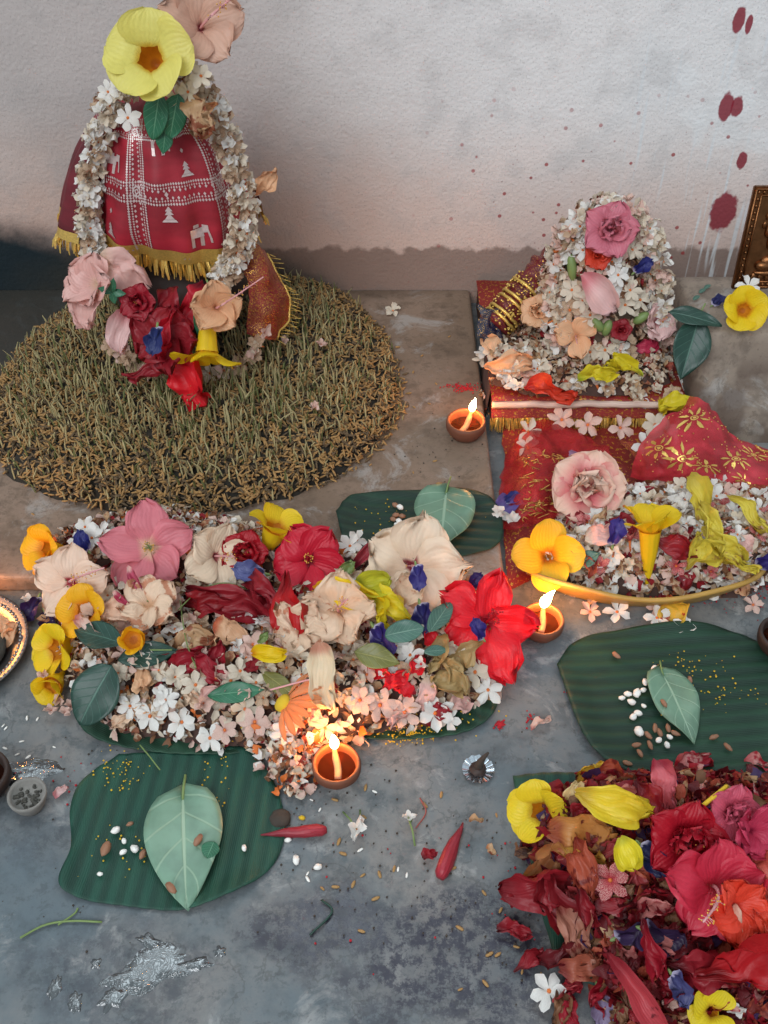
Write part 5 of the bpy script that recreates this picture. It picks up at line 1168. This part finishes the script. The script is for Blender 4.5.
lf((208, 696), (265, 690), 11, M['leafmid'], 'mid green leaf lying flat near the front middle of heap', dz=.02, seed=7)
lf((262, 672), (300, 700), 9, M['leafolive'], 'dull olive leaf beside the orange petalled daisy', dz=.02, seed=8)
alla(85, 612, 60, Y_ORANGE, 'yellow orange trumpet flower between peach hibiscus and dark leaf', n=(-.3, -.5, .8), roll=30, dz=.03, seed=4, thr=.2, stalk=0)
alla(56, 650, 62, Y_BRIGHT, 'upper yellow bell flower at the left end of the heap', n=(-.5, -.5, .4), roll=0, dz=.03, seed=6, thr=.2, tubel=.6, stalk=0)
alla(52, 686, 44, Y_BRIGHT, 'lower yellow bell flower with red smear beside the dark leaf', n=(-.2, -.8, .2), roll=20, dz=.02, seed=7, thr=.24, stalk=0, a=(70, 40))
p = h_(133, 640, .04); allamanda(p, szm(36, p), (.1, -.6, .8), 0, Y_ORANGE, 'small yellow cup flower between two dark leaves', a=(85, 55), thr=.3, tubel=.3, stalk=0, seed=8)
pe(38, 598, 34, 250, 'dark purple pea flower at the far left of the heap', c='35204e', dz=.02)
pe(45, 612, 30, 300, 'purple black crumpled pea flower below the peach hibiscus', c='2e1d44', dz=.015)
hib(150, 606, 66, CREAMW, 'wilted pale peach hibiscus above the heap centre left', n=(-.1, -.3, .9), roll=45, dz=.035, seed=9, crumple=.14, st=.0, ruf=.14, a=(30, -15))
pt(125, 612, 40, 14, 200, PEACH, 'peach petal folded beside the wilted pale hibiscus', dz=.03, seed=3)
pt(137, 578, 34, 5, 310, petal_mat('c0506a', 'e8c0b8'), 'pink striped closed bud beneath the pink hibiscus', dz=.05, cup=1.2, crumple=.02, name='flower_bud', cat='bud')
pt(122, 597, 24, 4, 330, petal_mat('b8405a', 'e8c0b8'), 'short pink bud left of the wilted pale hibiscus', dz=.045, cup=1.2, crumple=.02, name='flower_bud', cat='bud')
pt(95, 630, 60, 14, 330, W_PINK, 'pinkish wilted petal under the dark left pointing leaf', dz=.02, seed=9)
pt(268, 651, 36, 9, 5, Y_BRIGHT, 'rounded bright yellow petal roll at the heap centre', dz=.03, cup=1.3, crumple=.03, seed=1)
pt(263, 638, 14, 5, 60, M['stem'], 'pale lime bud above the yellow petal roll', dz=.03)
pt(190, 640, 48, 14, 25, TAN, 'tan dry petal amid jasmine left of centre', dz=.015, seed=11)
pt(230, 630, 40, 12, 340, petal_mat('e0b08a', 'c05a3a'), 'orange smeared cream petal amid the jasmine', dz=.02, seed=12)
p = h_(205, 664, .02)
for i, (px, py, l, ro) in enumerate(((182, 662, 40, 20), (205, 668, 44, 340), (214, 658, 36, 80), (196, 655, 30, 200))): pt(px, py, l, 9, ro, CRIM, 'crushed crimson petal in the centre of the long heap', group='crushed crimson petals in the long heap', dz=.015, seed=i+3, crumple=.2)
def daisy():
    p = h_(283, 703, .025); root = empty('daisy_flower', T(p) @ orient((-.6, .1, .7), 0), 'orange petalled daisy with green yellow head near the lamp', 'flower'); s = szm(40, p)
    ob('flower_head', me('flower_head', *ellipsoid(s*.24, s*.24, s*.16, 16, 10, .1)[:2], M['turmeric']), root)
    ob('calyx', me('calyx', *ellipsoid(s*.25, s*.25, s*.12, 16, 8)[:2], M['stem']), root, T((0, 0, -.002)))
    for k in range(11):
        a = math.radians(-90+k*15); ob('petal', pm('dais', petal_mat('dd9060', 'c97a4a', .0, .3), L=round(s*.95, 4), W=round(s*.10, 4), a0=-5-5*(k % 3), a1=-25, cup=.5, ruf=.05, seed=k % 3), root, Matrix.Rotation(a, 4, 'Z') @ T((s*.18, 0, 0)))
daisy()
for i, (px, py, l, ro) in enumerate(((440, 655, 44, 260), (455, 668, 52, 300), (466, 660, 46, 240), (452, 684, 36, 190))): pt(px, py, l, 10, ro, petal_mat('b89a68', '94703c', .0, .3), 'dried khaki petal near the right front of the heap', group='dried khaki petals near the red hibiscus', dz=.02, seed=i, crumple=.25)
for i, (px, py, l) in enumerate(((378, 672, 26), (392, 680, 30), (415, 665, 26), (430, 640, 20), (405, 690, 22))): pt(px, py, l, 8, 40*i, REDB, 'small vivid red petal scrap in the front right of heap', group='vivid red petal scraps of the long heap', dz=.012, seed=i)
def stem_(pts, rad, mat, label, name='grass_stem', cat='stem', dz=.02, group=None):
    w_ = [h_(a, b, dz) for a, b in pts]; o = w_[0].copy(); return tag(ob(name, me(name, *tube([q-o for q in spline(w_, 14)], rad, 5)[:2], mat), None, T(o)), label, cat, group)
stem_([(178, 610), (200, 590), (225, 583), (250, 590)], .0008, M['stem'], 'thin green grass stem arching over the heap centre', dz=.03)
stem_([(180, 600), (186, 640), (196, 668)], .0008, M['stem'], 'thin dark stem lying down the heap centre', dz=.025)
stem_([(150, 650), (172, 650)], .001, M['stem'], 'pale green stalk lying on the dark leaf', dz=.03)
stem_([(270, 690), (300, 682), (316, 678)], .0012, M['stem_pink'], 'pinkish stalk beside the orange petalled daisy', dz=.03)
stem_([(140, 745), (150, 757), (160, 770)], .0008, M['stem'], 'short green grass blade above the front banana leaf', dz=.012)
stem_([(310, 660), (300, 690), (305, 720)], .0006, M['stem'], 'fine green grass blade near the front of heap', dz=.015)
stem_([(20, 938), (45, 925), (72, 921), (102, 922)], .0012, M['stem'], 'green grass blade on the wet floor below the front leaf', dz=.003)
stem_([(58, 925), (74, 914), (78, 908)], .001, M['stem'], 'short green grass blade crossing the longer floor blade', dz=.003)
stem_([(322, 900), (332, 912), (310, 935)], .0012, M['leafdark'], 'dark green grass shred on the floor at bottom centre', dz=.003)
# jasmine individuals over the long heap
def scatter_jas(poly, n, size, label, group, seed, mats, avoid=()):
    r = random.Random(seed); xs = [p[0] for p in poly]; ys = [p[1] for p in poly]; k = 0; acc = []
    tries = 0
    while k < n and tries < 20000:
        tries += 1
        x, y = r.uniform(min(xs), max(xs)), r.uniform(min(ys), max(ys))
        if poly_d(x, y, poly) < .006 or any(math.hypot(x-a, y-b) < size*.42 for a, b in acc): continue
        acc.append((x, y)); k += 1; nn = gn(x, y)+Vector((r.gauss(0, .45), r.gauss(-.15, .45), 0))
        jas((x, y, GZ(x, y)+.013), size*r.uniform(.8, 1.15), nn, mat=r.choice(mats), label=label, group=group, rr=r)
scatter_jas(ppoly([(95, 650), (120, 610), (200, 600), (300, 600), (400, 610), (470, 650), (470, 690), (370, 715), (300, 745), (200, 735), (120, 715)]), 132, .034, 'night jasmine blossom in the middle of the long flower heap', 'jasmine in the long flower heap', 3, [W_FRESH, W_CREAM, W_PINK, W_CREAM, W_WILT])
scatter_jas(ppoly([(560, 560), (600, 520), (680, 500), (760, 510), (800, 560), (735, 592), (640, 598), (580, 590)]), 92, .032, 'night jasmine blossom in the white and rose petal heap', 'jasmine in the white and rose heap', 4, [W_FRESH, W_FRESH, W_FRESH, W_CREAM, W_RED, W_PINK])
for px, py, s, mt in ((435, 713, 40, W_FRESH), (448, 720, 30, W_FRESH), (488, 690, 34, W_FRESH), (492, 672, 30, W_FRESH), (475, 672, 34, W_CREAM), (405, 712, 36, W_PINK), (380, 705, 36, W_PINK), (360, 700, 32, W_PINK), (150, 716, 36, W_FRESH), (182, 722, 34, W_FRESH), (165, 700, 30, W_FRESH), (255, 722, 36, W_PINK), (285, 732, 30, W_FRESH), (210, 738, 34, W_FRESH), (225, 730, 30, W_PINK), (325, 728, 28, W_PINK), (130, 706, 30, W_FRESH), (410, 655, 30, W_FRESH), (395, 640, 26, W_FRESH)):
    p = h_(px, py, .012); jas(p, szm(s, p), (R.uniform(-.2, .2), -.6, .8), mat=mt, kind=0, label='larger jasmine flower along the front edge of the long heap', group='larger jasmine along the front of the long heap')

# ------------------------------------------------------------------ right heap
p = h_(585, 488, .05); double_hibiscus(p, szm(84, p), petal_mat('f2cdb8', 'e8707e', .25, .95, vein=.08), 'large pink and cream double flower below the sheer red cloth', seed=21, inner=8, n=(0, -.7, .7), frill=.06, width=.3, pollen=False)
p = h_(592, 462, .06); loose_petal(p, szm(48, p), szm(12, p), (.1, -.6, .7), 350, petal_mat('d9c6dc', 'b08ab0'), 'pale lilac petal on top of the large pink flower', seed=2, cup=.9)
alla(548, 556, 100, petal_mat('eeb92a', 'd98a28', .0, .3, trans=.3, vein=.08), 'golden trumpet flower with long lobes left of the petal heap', n=(-.1, -.6, .75), roll=100, dz=.03, lobes=4, nf=4, seed=3, thr=.07, tubel=.25, stalk=0, W=.19)
alla(650, 530, 84, Y_BRIGHT, 'upright yellow trumpet flower with its tube pointing at the viewer', n=(-.05, .35, .9), roll=90, dz=.05, seed=9, thr=.12, tubel=.8, stalk=.15, a=(70, 20), W=.2, throat=True)
pe(613, 544, 34, 80, 'violet pea flower beside the upright yellow trumpet flower', c='443684', dz=.035)
pe(518, 498, 40, 215, 'purple tipped green flower bud by the platform corner', c='6a5a9a', dz=.03)
pe(505, 560-58, 22, 30, 'small blue flower scrap behind the purple tipped bud', c='3a3f80', dz=.03)
for px, py, s in ((502, 515, 26), (512, 520, 24), (498, 468+44, 22)):
    p = h_(px, py, .02); jas(p, szm(s, p), (0, -.6, .8), mat=W_FRESH, kind=1, label='jasmine flower fallen at the corner of the platform and floor cloth', group='jasmine at the platform corner')
pe(757, 566, 34, 20, 'indigo pea flower at the right rim of the white heap', c='33286e', dz=.02)
pt(672, 546, 42, 9, 350, RED1, 'dark red petal behind the upright yellow trumpet flower', dz=.03, seed=3)
for i, (px, py, l, w_, ro) in enumerate(((700, 500, 60, 11, 285), (712, 525, 60, 9, 285), (725, 545, 56, 10, 330), (706, 553, 34, 14, 20), (745, 512, 50, 6, 315), (690, 552, 40, 10, 80), (735, 562, 40, 7, 350))):
    pt(px, py, l, w_, ro, petal_mat('dcc84a', 'b09a3a', .0, .4, blot='b08a4a', bf=.2), 'crumpled yellow petal among white jasmine under the red veil', group='crumpled yellow petals in the white heap', dz=.03, seed=i, crumple=.16, cup=.9)
pt(672, 612, 34, 14, 280, petal_mat('d9b03c', 'b0602c', blot='b03028', bf=.3), 'yellow petal smeared with vermilion at the front of white heap', dz=.01, seed=3)
pt(598, 534, 28, 12, 20, PALEP, 'pale peach petal curled beside the violet pea flower', dz=.03, seed=4)
lf((575, 565), (600, 553), 9, M['leafgrey'], 'dull green leaf scrap between golden flower and petal heap', dz=.025)
for i, (px, py, l) in enumerate(((580, 558, 26), (568, 566, 22), (588, 566, 24), (574, 552, 20))): pt(px, py, l, 6, 50*i, RUST, 'rusty shredded petal beside the golden trumpet flower', group='rusty shreds beside the golden flower', dz=.02, seed=i, crumple=.25)
for px, py, s, lb in ((617, 612, 30, 'single round white blossom on the floor before the bark tray'), (590, 612, 24, 'torn orange tinged jasmine near the single round blossom'), (753, 608-3, 24, 'wilted jasmine fallen right of the bark tray'), (657, 618, 30, 'pair jasmine blossom at the back edge of the dark banana leaf'), (684, 628, 26, 'white jasmine at the back edge of the dark banana leaf, rightmost'), (656, 608, 24, 'pink tinged jasmine between bark tray and dark banana leaf')):
    p = P(px, py, .008); jas(p, szm(s, p), (0, -.4, 1), mat=W_FRESH if s > 25 else W_PINK, kind=0, seed=0, label=lb)

# ------------------------------------------------------------------ crushed red heap
alla(540, 812, 74, petal_mat('ecd02a', 'c9a030', .0, .3), 'yellow trumpet flower at the left corner of the red heap', n=(-.5, -.5, .6), roll=30, dz=.03, seed=11, nf=4, thr=.16, tubel=.6, stalk=0)
pt(612, 798, 78, 19, 355, petal_mat('ecd23a', 'c9a83a'), 'broad yellow petal at the back of the red heap', dz=.04, seed=2, cup=.7, crumple=.07)
pt(590, 775, 34, 14, 30, Y_SPOT, 'ochre petal behind the broad yellow petal', dz=.02, seed=4)
pt(612, 775, 34, 14, 340, RUST, 'rusty petal at the very back of the red heap', dz=.02, seed=6)
pt(572, 792, 22, 10, 80, petal_mat('e0c890', 'c0a060'), 'cream yellow petal end beside the broad yellow petal', dz=.025, seed=7)
pt(628, 852, 34, 15, 300, petal_mat('ead834', 'c8c03a'), 'small yellow petal cupping the blue flower in the red heap', dz=.05, seed=2, cup=.8, crumple=.05)
pe(641, 846, 44, 310, 'dark blue pea flower beside the small yellow petal', c='25284e', dz=.055)
pt(575, 833, 70, 20, 10, petal_mat('c98a4a', '9a4a34', blot='6e3028', bf=.3), 'spotted ochre petal below the yellow trumpet flower', dz=.03, seed=8)
pt(575, 852, 60, 13, 350, petal_mat('d0a048', 'a86a3a', blot='6e3028', bf=.3), 'second spotted ochre petal, lying nearer the front', dz=.03, seed=9)
pt(540, 862, 66, 10, 45, petal_mat('c98a5a', 'c0a040', blot='8a4a3a', bf=.3), 'slender ochre rolled flower pointing to the lower left', dz=.02, seed=3, cup=1.0)
pt(585, 860, 70, 12, 290, RUST, 'rust coloured folded petal in the middle left of the red heap', dz=.04, seed=5, cup=1)
p = h_(682, 838, .045); double_hibiscus(p, szm(92, p), petal_mat('b3182a', '6e0e1c', .0, .35), 'big ruffled dark red double hibiscus on the red heap', seed=31, inner=16, frill=.16)
p = h_(728, 812, .045); double_hibiscus(p, szm(66, p), petal_mat('cf5a70', 'a83050', .0, .4), 'pink magenta blossom behind the big ruffled red hibiscus', seed=32, inner=6, n=(.2, -.6, .7), pollen=False)
p = h_(748, 830, .05); hibiscus(p, szm(70, p), (.3, -.5, .7), 20, MAG, 'magenta hibiscus at the right rim of the red heap', seed=33, a=(60, 10), st=0, crumple=.1)
stem_([(695, 812), (712, 798), (727, 786)], .0022, M['turmeric'], 'yellow flower tube lying over the pink magenta blossom', 'flower_tube', 'flower tube', dz=.065)
pt(662, 782, 46, 14, 285, petal_mat('d86a72', 'a03040'), 'rose pink crumpled bud at the back of the red heap', dz=.03, seed=4, cup=1)
pt(648, 800, 50, 14, 300, RED1, 'dark red petal below the rose pink crumpled bud', dz=.03, seed=5)
pt(540, 884, 92, 17, 12, petal_mat('96202a', '5e1018', .0, .3), 'long dark red folded petal reaching out over the left rim of heap', dz=.03, seed=12, crumple=.18, cup=.9)
pt(560, 900, 70, 20, 300, petal_mat('7e1820', '4e0e14', .0, .3), 'maroon folded petal below the long dark red one', dz=.03, seed=14, crumple=.2, cup=.8)
pt(530, 890, 50, 14, 200, petal_mat('8e1c24', '5e1018', .0, .3), 'short dark red petal tip at the far left of the heap', dz=.02, seed=15, crumple=.2)
hib(712, 885, 108, petal_mat('cf3148', 'a8202c', .0, .3), 'large rose red hibiscus right of the heap centre', n=(.1, -.6, .75), roll=20, dz=.05, seed=13, a=(40, -12), crumple=.08, st=.7, stcurve=-.6, frill=.1)
hib(732, 905, 76, petal_mat('e84a34', 'b82a28', .0, .3), 'orange red hibiscus petals beside the large rose red one', n=(.3, -.6, .7), roll=50, dz=.05, seed=14, a=(50, 0), crumple=.12, st=0, calyx=False)
pt(740, 955, 92, 22, 30, petal_mat('bc2026', '7e1418'), 'large rolled scarlet petal at the lower right of heap', dz=.04, seed=3, cup=.9)
pt(700, 962, 66, 18, 10, RED1, 'dark scarlet petal left of the rolled scarlet one', dz=.03, seed=5)
pt(762, 870, 60, 18, 290, petal_mat('c9584a', 'a03a38'), 'salmon crumpled petal at the right edge of heap', dz=.04, seed=5, crumple=.2)
pt(765, 920, 40, 14, 300, ORR, 'orange petal at the right edge of the heap', dz=.04, seed=6)
pt(730, 918, 34, 12, 300, petal_mat('dcb09a', 'b06a5a'), 'pale peach petal under the rose red hibiscus', dz=.045, seed=7)
pt(575, 925, 62, 20, 300, petal_mat('b87a66', '9a4a40', blot='8a4038', bf=.3), 'pinkish tan leathery petal at the left front', dz=.03, seed=6, crumple=.15)
pt(588, 905, 44, 9, 300, RED1, 'small folded red bud above the leathery tan petal', dz=.035, seed=2, cup=1.2)
pt(577, 965, 48, 14, 20, petal_mat('b0604a', '8a3a34'), 'reddish tan petal at the lower left rim', dz=.02, seed=8, crumple=.16)
p = h_(610, 880, .035); jas(p, szm(42, p), (0, -.6, .8), mat=W_RED, kind=0, label='pink stained jasmine flower on the left of the red heap')
p = h_(598, 872, .035); jas(p, szm(30, p), (.3, -.6, .8), mat=W_RED, kind=1, label='smaller pink stained jasmine bud beside the stained jasmine flower')
pe(618, 938, 50, 20, 'dusky violet pea flower in the front half of the red heap', c='3c2a4e', dz=.035, crumple=.25)
pe(645, 930, 56, 340, 'blackish violet petal cluster at the middle of the red heap', c='30203e', dz=.035, crumple=.3)
pe(672, 975, 40, 300, 'blue grey crumpled pea flower near the heap front', c='4a4a78', dz=.03, crumple=.3)
pe(598, 990, 46, 280, 'pale violet crumpled pea flower at the front left', c='8a7a98', dz=.02, crumple=.25)
pt(642, 992, 110, 13, 308, petal_mat('c0464e', '962a34', blot='6e2028', bf=.3), 'long crimson rolled bud slanting down the heap front', dz=.03, seed=1, cup=1.2, crumple=.05, ruf=.04, name='flower_bud', cat='bud')
pt(655, 950, 60, 9, 300, CRIM, 'dark crimson rolled petal above the long slanting bud', dz=.035, seed=2, cup=1.1)
alla(712, 1012, 62, petal_mat('efd52a', 'd0a030', .0, .3), 'yellow trumpet flower at the bottom front of the red heap', n=(0, -.5, .8), roll=70, dz=.03, seed=17, nf=4, thr=.1, tubel=.4, stalk=0, W=.28)
for px, py in ((640, 1003-3), (668, 1000), (735, 1008), (722, 1022)):
    p = h_(px, py, .015); jas(p, szm(26, p), (0, -.5, .8), mat=W_FRESH if px > 700 else W_PINK, kind=1, label='jasmine flower at the front rim of the crushed red heap', group='jasmine at the front rim of the red heap')
GR = 'crushed red petals on top of the red heap'
r = random.Random(44)
for i in range(95):
    px, py = r.uniform(548, 765), r.uniform(795, 1020)
    pt(px, py, r.uniform(22, 46), r.uniform(5, 11), r.uniform(0, 360), r.choice([RED1, RED2, RUST, CRIM, RED1, BROWN, petal_mat('b5484a', '8a2a30'), petal_mat('d0807a', 'a03a40', blot='a02a34', bf=.4)]), 'crumpled red petal lying loose on top of the crushed red heap', group=GR, dz=.012, seed=i, crumple=.22, cup=r.choice((.3, 1.0)), n=(r.uniform(-.5, .5), r.uniform(-.9, .1), .8))
r = random.Random(45)
for i in range(34):
    px, py = (r.uniform(120, 470), r.uniform(610, 720)) if i < 24 else (r.uniform(570, 760), r.uniform(520, 600))
    if i < 24: lab, grp = 'small wilted petal mixed into the long flower heap', 'wilted petals in the long flower heap'
    else: lab, grp = 'small stained petal mixed into the white and rose heap', 'stained petals in the white heap'
    pt(px, py, r.uniform(20, 36), r.uniform(5, 9), r.uniform(0, 360), r.choice([CREAMW, TAN, PALEP, RED1, PEACH2]), lab, group=grp, dz=.008, seed=i, crumple=.2, n=(r.uniform(-.5, .5), r.uniform(-.9, .1), .8))

# ------------------------------------------------------------------ loose things on the floor
def bud(px0, py0, px1, py1, w_, label, mat=None):
    a, b = P(px0, py0, .006), P(px1, py1, .007); L = (b-a).length; r0 = szm(w_, a)/2
    pts = [a.lerp(b, i/12) for i in range(13)]; rad = [r0*max(.08, math.sin(PI*min(1, (i/12)*.62+.0)**1.0)) if i < 11 else r0*(.92 if i == 11 else .55) for i in range(13)]
    V, F, U = tube([q-a for q in pts], rad, 12)
    for i, v in enumerate(V): v += MN.noise_vector(v*150)*.0012+MN.noise_vector(v*45)*.0025
    o = tag(ob('flower_bud', me('flower_bud', V, F, mat or petal_mat('a02c38', '7a2430', .0, .8, trans=0, vein=.6), U), None, T(a)), label, 'bud')
    return o
bud(261, 834, 327, 829, 13, 'rolled dull red bud lying half on the front banana leaf')
bud(463, 822, 440, 878, 16, 'rolled dull red bud alone on the floor near the foil disc')
for px, py, s, ro, lb, st in ((357, 830, 34, 0, 'white jasmine bloom with two green stalks on the bare floor', ((343, 812), (360, 810))), (409, 818, 20, 0, 'small white jasmine bud with green stalk on bare floor', ((415, 846), (411, 822)))):
    p = P(px, py, .01); o = empty('fallen_flower', T(p), lb, 'flower')
    jas(Vector((0, 0, 0)), szm(s, p), (0, -.2, 1), mat=W_FRESH, kind=1, seed=1, name='blossom', parent=o)
    for i, e in enumerate(st):
        q = P(e[0], e[1], .003)-p; s0 = Vector((.003*i-.001, 0, .002)); ob('stalk', me('stalk', *tube([s0, (s0+q)/2+Vector((.001, 0, .002)), q], .0011, 6)[:2], M['stem']), o)
stem_([(420, 798), (426, 812), (416, 828)], .0008, plain('dull_red_stem', H('a05048')), 'thin curved red thread beside the small jasmine bud', dz=.003)
p = P(549, 991, .012); jas(p, szm(42, p), (0, -.3, 1), roll=10, mat=W_FRESH, kind=0, seed=2, label='clean white jasmine flower alone on the floor by the red heap')
for px, py, l, w_, ro, lb in ((428, 855, 16, 6, 30, 'small dark red petal beside the upright rolled bud'), (512, 930, 36, 8, 350, 'dull red petal strip on the floor left of red heap'), (528, 962, 34, 6, 40, 'curled red petal on the floor near the clean jasmine'), (475, 820, 14, 4, 0, 'tiny pink red petal right of the upright rolled bud'), (491, 850, 12, 4, 320, 'tiny pink petal on the floor toward the red heap'), (538, 724, 22, 5, 30, 'white pink petal on the floor left of dark banana leaf'), (347, 657+85, 20, 3, 50, 'tiny tan petal right of the front lit lamp'), (60, 798-5, 14, 5, 60, 'mauve petal leaning on the ash grey clay cup'), (755, 765, 26, 8, 350, 'pink stained blossom scrap at the front right of dark banana leaf'), (690, 765, 36, 9, 20, 'pink stained blossom curl at the back of the red heap')):
    p = P(px, py, .006); loose_petal(p, szm(l, p), szm(w_, p), (0, 0, 1), ro, {'w': W_PINK, 't': TAN, 'm': PINKW, 'p': W_RED}.get(lb[0], RED1 if 'red' in lb and 'pink' not in lb.split()[0] else W_RED), lb, seed=px % 7, cup=.8)
p = P(281, 820, .0); tag(ob('dark_pebble', me('dark_pebble', *ellipsoid(szm(11, p), szm(10, p), szm(5, p), 16, 10, .2)[:2], M['char']), None, T(p+Vector((0, 0, .003)))), 'round blackish ash lump above the rolled bud by the leaf', 'ash lump')
pellet(302, 818, 7, 0, M['turmeric'], 'tiny yellow pellet right of the round black ash lump', None, 'pellet', 'turmeric_pellet')
# petals along the platform edge and small bits near the plate
for px, py, s in ((60, 604, 18), (30, 600, 14), (46, 600, 14)):
    p = P(px, py, .01); jas(p, szm(s+6, p), (0, -.5, .8), mat=W_FRESH, kind=1, label='white jasmine bud between the metal plate and purple flowers', group='jasmine buds near the metal plate')
for px, py in ((44, 676), (60, 700), (52, 710), (66, 712), (72, 706)):
    p = P(px, py, .01); jas(p, szm(20, p), (0, -.5, .8), mat=W_PINK, kind=1, label='shrivelled jasmine bud below the yellow bell flowers', group='shrivelled buds below the yellow bells')
# water on the floor
def puddle(cx, cy, rx, ry, rot, label, seed, lump=.5, group=None):
    p = P(cx, cy, .0); s = mpp(p); V = [Vector((0, 0, .0016))]; F = []; n = 60; nr = 6
    for i in range(1, nr+1):
        for k in range(n):
            a = 2*PI*k/n; w_ = 1+lump*1.3*MN.noise(Vector((math.cos(a)*1.6+seed*4, math.sin(a)*1.6, seed)))+lump*.3*MN.noise(Vector((math.cos(a)*3+seed, math.sin(a)*3, 2)))
            t = i/nr; x, y = rx*s*w_*t*math.cos(a), ry*s*1.2*w_*t*math.sin(a); V.append(Vector((x*math.cos(rot)-y*math.sin(rot), x*math.sin(rot)+y*math.cos(rot), .0018*(1-t**3)+.0002)))
    for k in range(n): F.append((0, 1+k, 1+(k+1) % n))
    for i in range(nr-1):
        for k in range(n): a, b = 1+i*n+k, 1+i*n+(k+1) % n; F.append((a, a+n, b+n, b))
    tag(ob('water_puddle', me('water_puddle', V, F, M['water']), None, T((p.x, p.y, 0))), label, 'puddle', group)
for i, (a, b, c, d, e, lb) in enumerate(((155, 968, 46, 15, .35, 'long spilled water patch below the front banana leaf'), (150, 942, 14, 5, -.5, 'small water splash above the long spilled patch'), (196, 965, 16, 5, .2, 'water streak at the right end of the long patch'), (96, 963, 6, 4, .2, 'small round water drop above left of the long patch'), (56, 988, 6, 10, 0, 'upright water blot at the lower left of the floor'), (76, 1003, 7, 9, .3, 'water blot beside the one at lower left'), (220, 952, 6, 5, 0, 'small water drop right of the long patch'), (112, 1000, 14, 9, .4, 'water blot under the left end of the long patch'))):
    puddle(a, b, c, d, e, lb, i)
puddle(30, 770, 26, 13, .1, 'rippled bright wet patch behind the ash grey clay cup', 9, .35)
puddle(290, 895, 26, 9, .4, 'thin damp water film below the sugar lumps', 10, .7) if False else None

# ordinal labels for countable groups
ORD = ['first', 'second', 'third', 'fourth', 'fifth', 'sixth', 'seventh', 'eighth', 'ninth', 'tenth', 'eleventh', 'twelfth', 'thirteenth', 'fourteenth', 'fifteenth', 'sixteenth', 'seventeenth', 'eighteenth', 'nineteenth', 'twentieth', 'twenty-first', 'twenty-second']
def pxx(o):
    q = o.matrix_world.translation-CP; return q.x/q.dot(FW)
bpy.context.view_layer.update()
for g, t in (('larger jasmine along the front of the long heap', 'larger jasmine along the front of the long heap, %s from the left'),
             ('crumpled yellow petals in the white heap', 'crumpled yellow petal in the white heap, %s from the left'),
             ('jasmine on the small shrine', 'white jasmine flower on the front of the shrine, %s from the left'),
             ('fresh jasmine at the back rim of the long heap', 'fresh white jasmine at the back rim of long heap, %s from the left'),
             ('jasmine around the crown of the pot', 'white jasmine around the crown of the big pot, %s from the left'),
             ('jasmine below the seat fringe', 'jasmine flower lying on cloth below the seat fringe, %s from the left'),
             ('dried khaki petals near the red hibiscus', 'dried khaki petal near the bright red hibiscus, %s from the left'),
             ('vivid red petal scraps of the long heap', 'small vivid red petal scrap in the long heap, %s from the left'),
             ('crushed crimson petals in the long heap', 'crushed crimson petal in the centre of long heap, %s from the left'),
             ('rusty shreds beside the golden flower', 'rusty shredded petal beside the golden trumpet flower, %s from the left'),
             ('shrivelled buds below the yellow bells', 'shrivelled jasmine bud below the yellow bell flowers, %s from the left'),
             ('jasmine buds near the metal plate', 'white jasmine bud between metal plate and purple flowers, %s from the left'),
             ('jasmine at the front rim of the red heap', 'jasmine at the front rim of the red heap, %s from the left'),
             ('crystal lumps by the front banana leaf', 'white crystal lump on the floor by the front banana leaf, %s from the left'),
             ('sugar lumps around the large pale leaf', 'white sugar lump around the large pale leaf, %s from the left'),
             ('brown kernels by the large pale leaf', 'brown seed kernel by the large pale leaf, %s from the left'),
             ('sepal leaves on the pink flowers', 'tiny green sepal leaf between the pink flowers, %s from the left')):
    for i, o in enumerate(sorted([o for o in C.objects if o.get('group') == g and o.parent is None], key=pxx)): o['label'] = t % ORD[i]
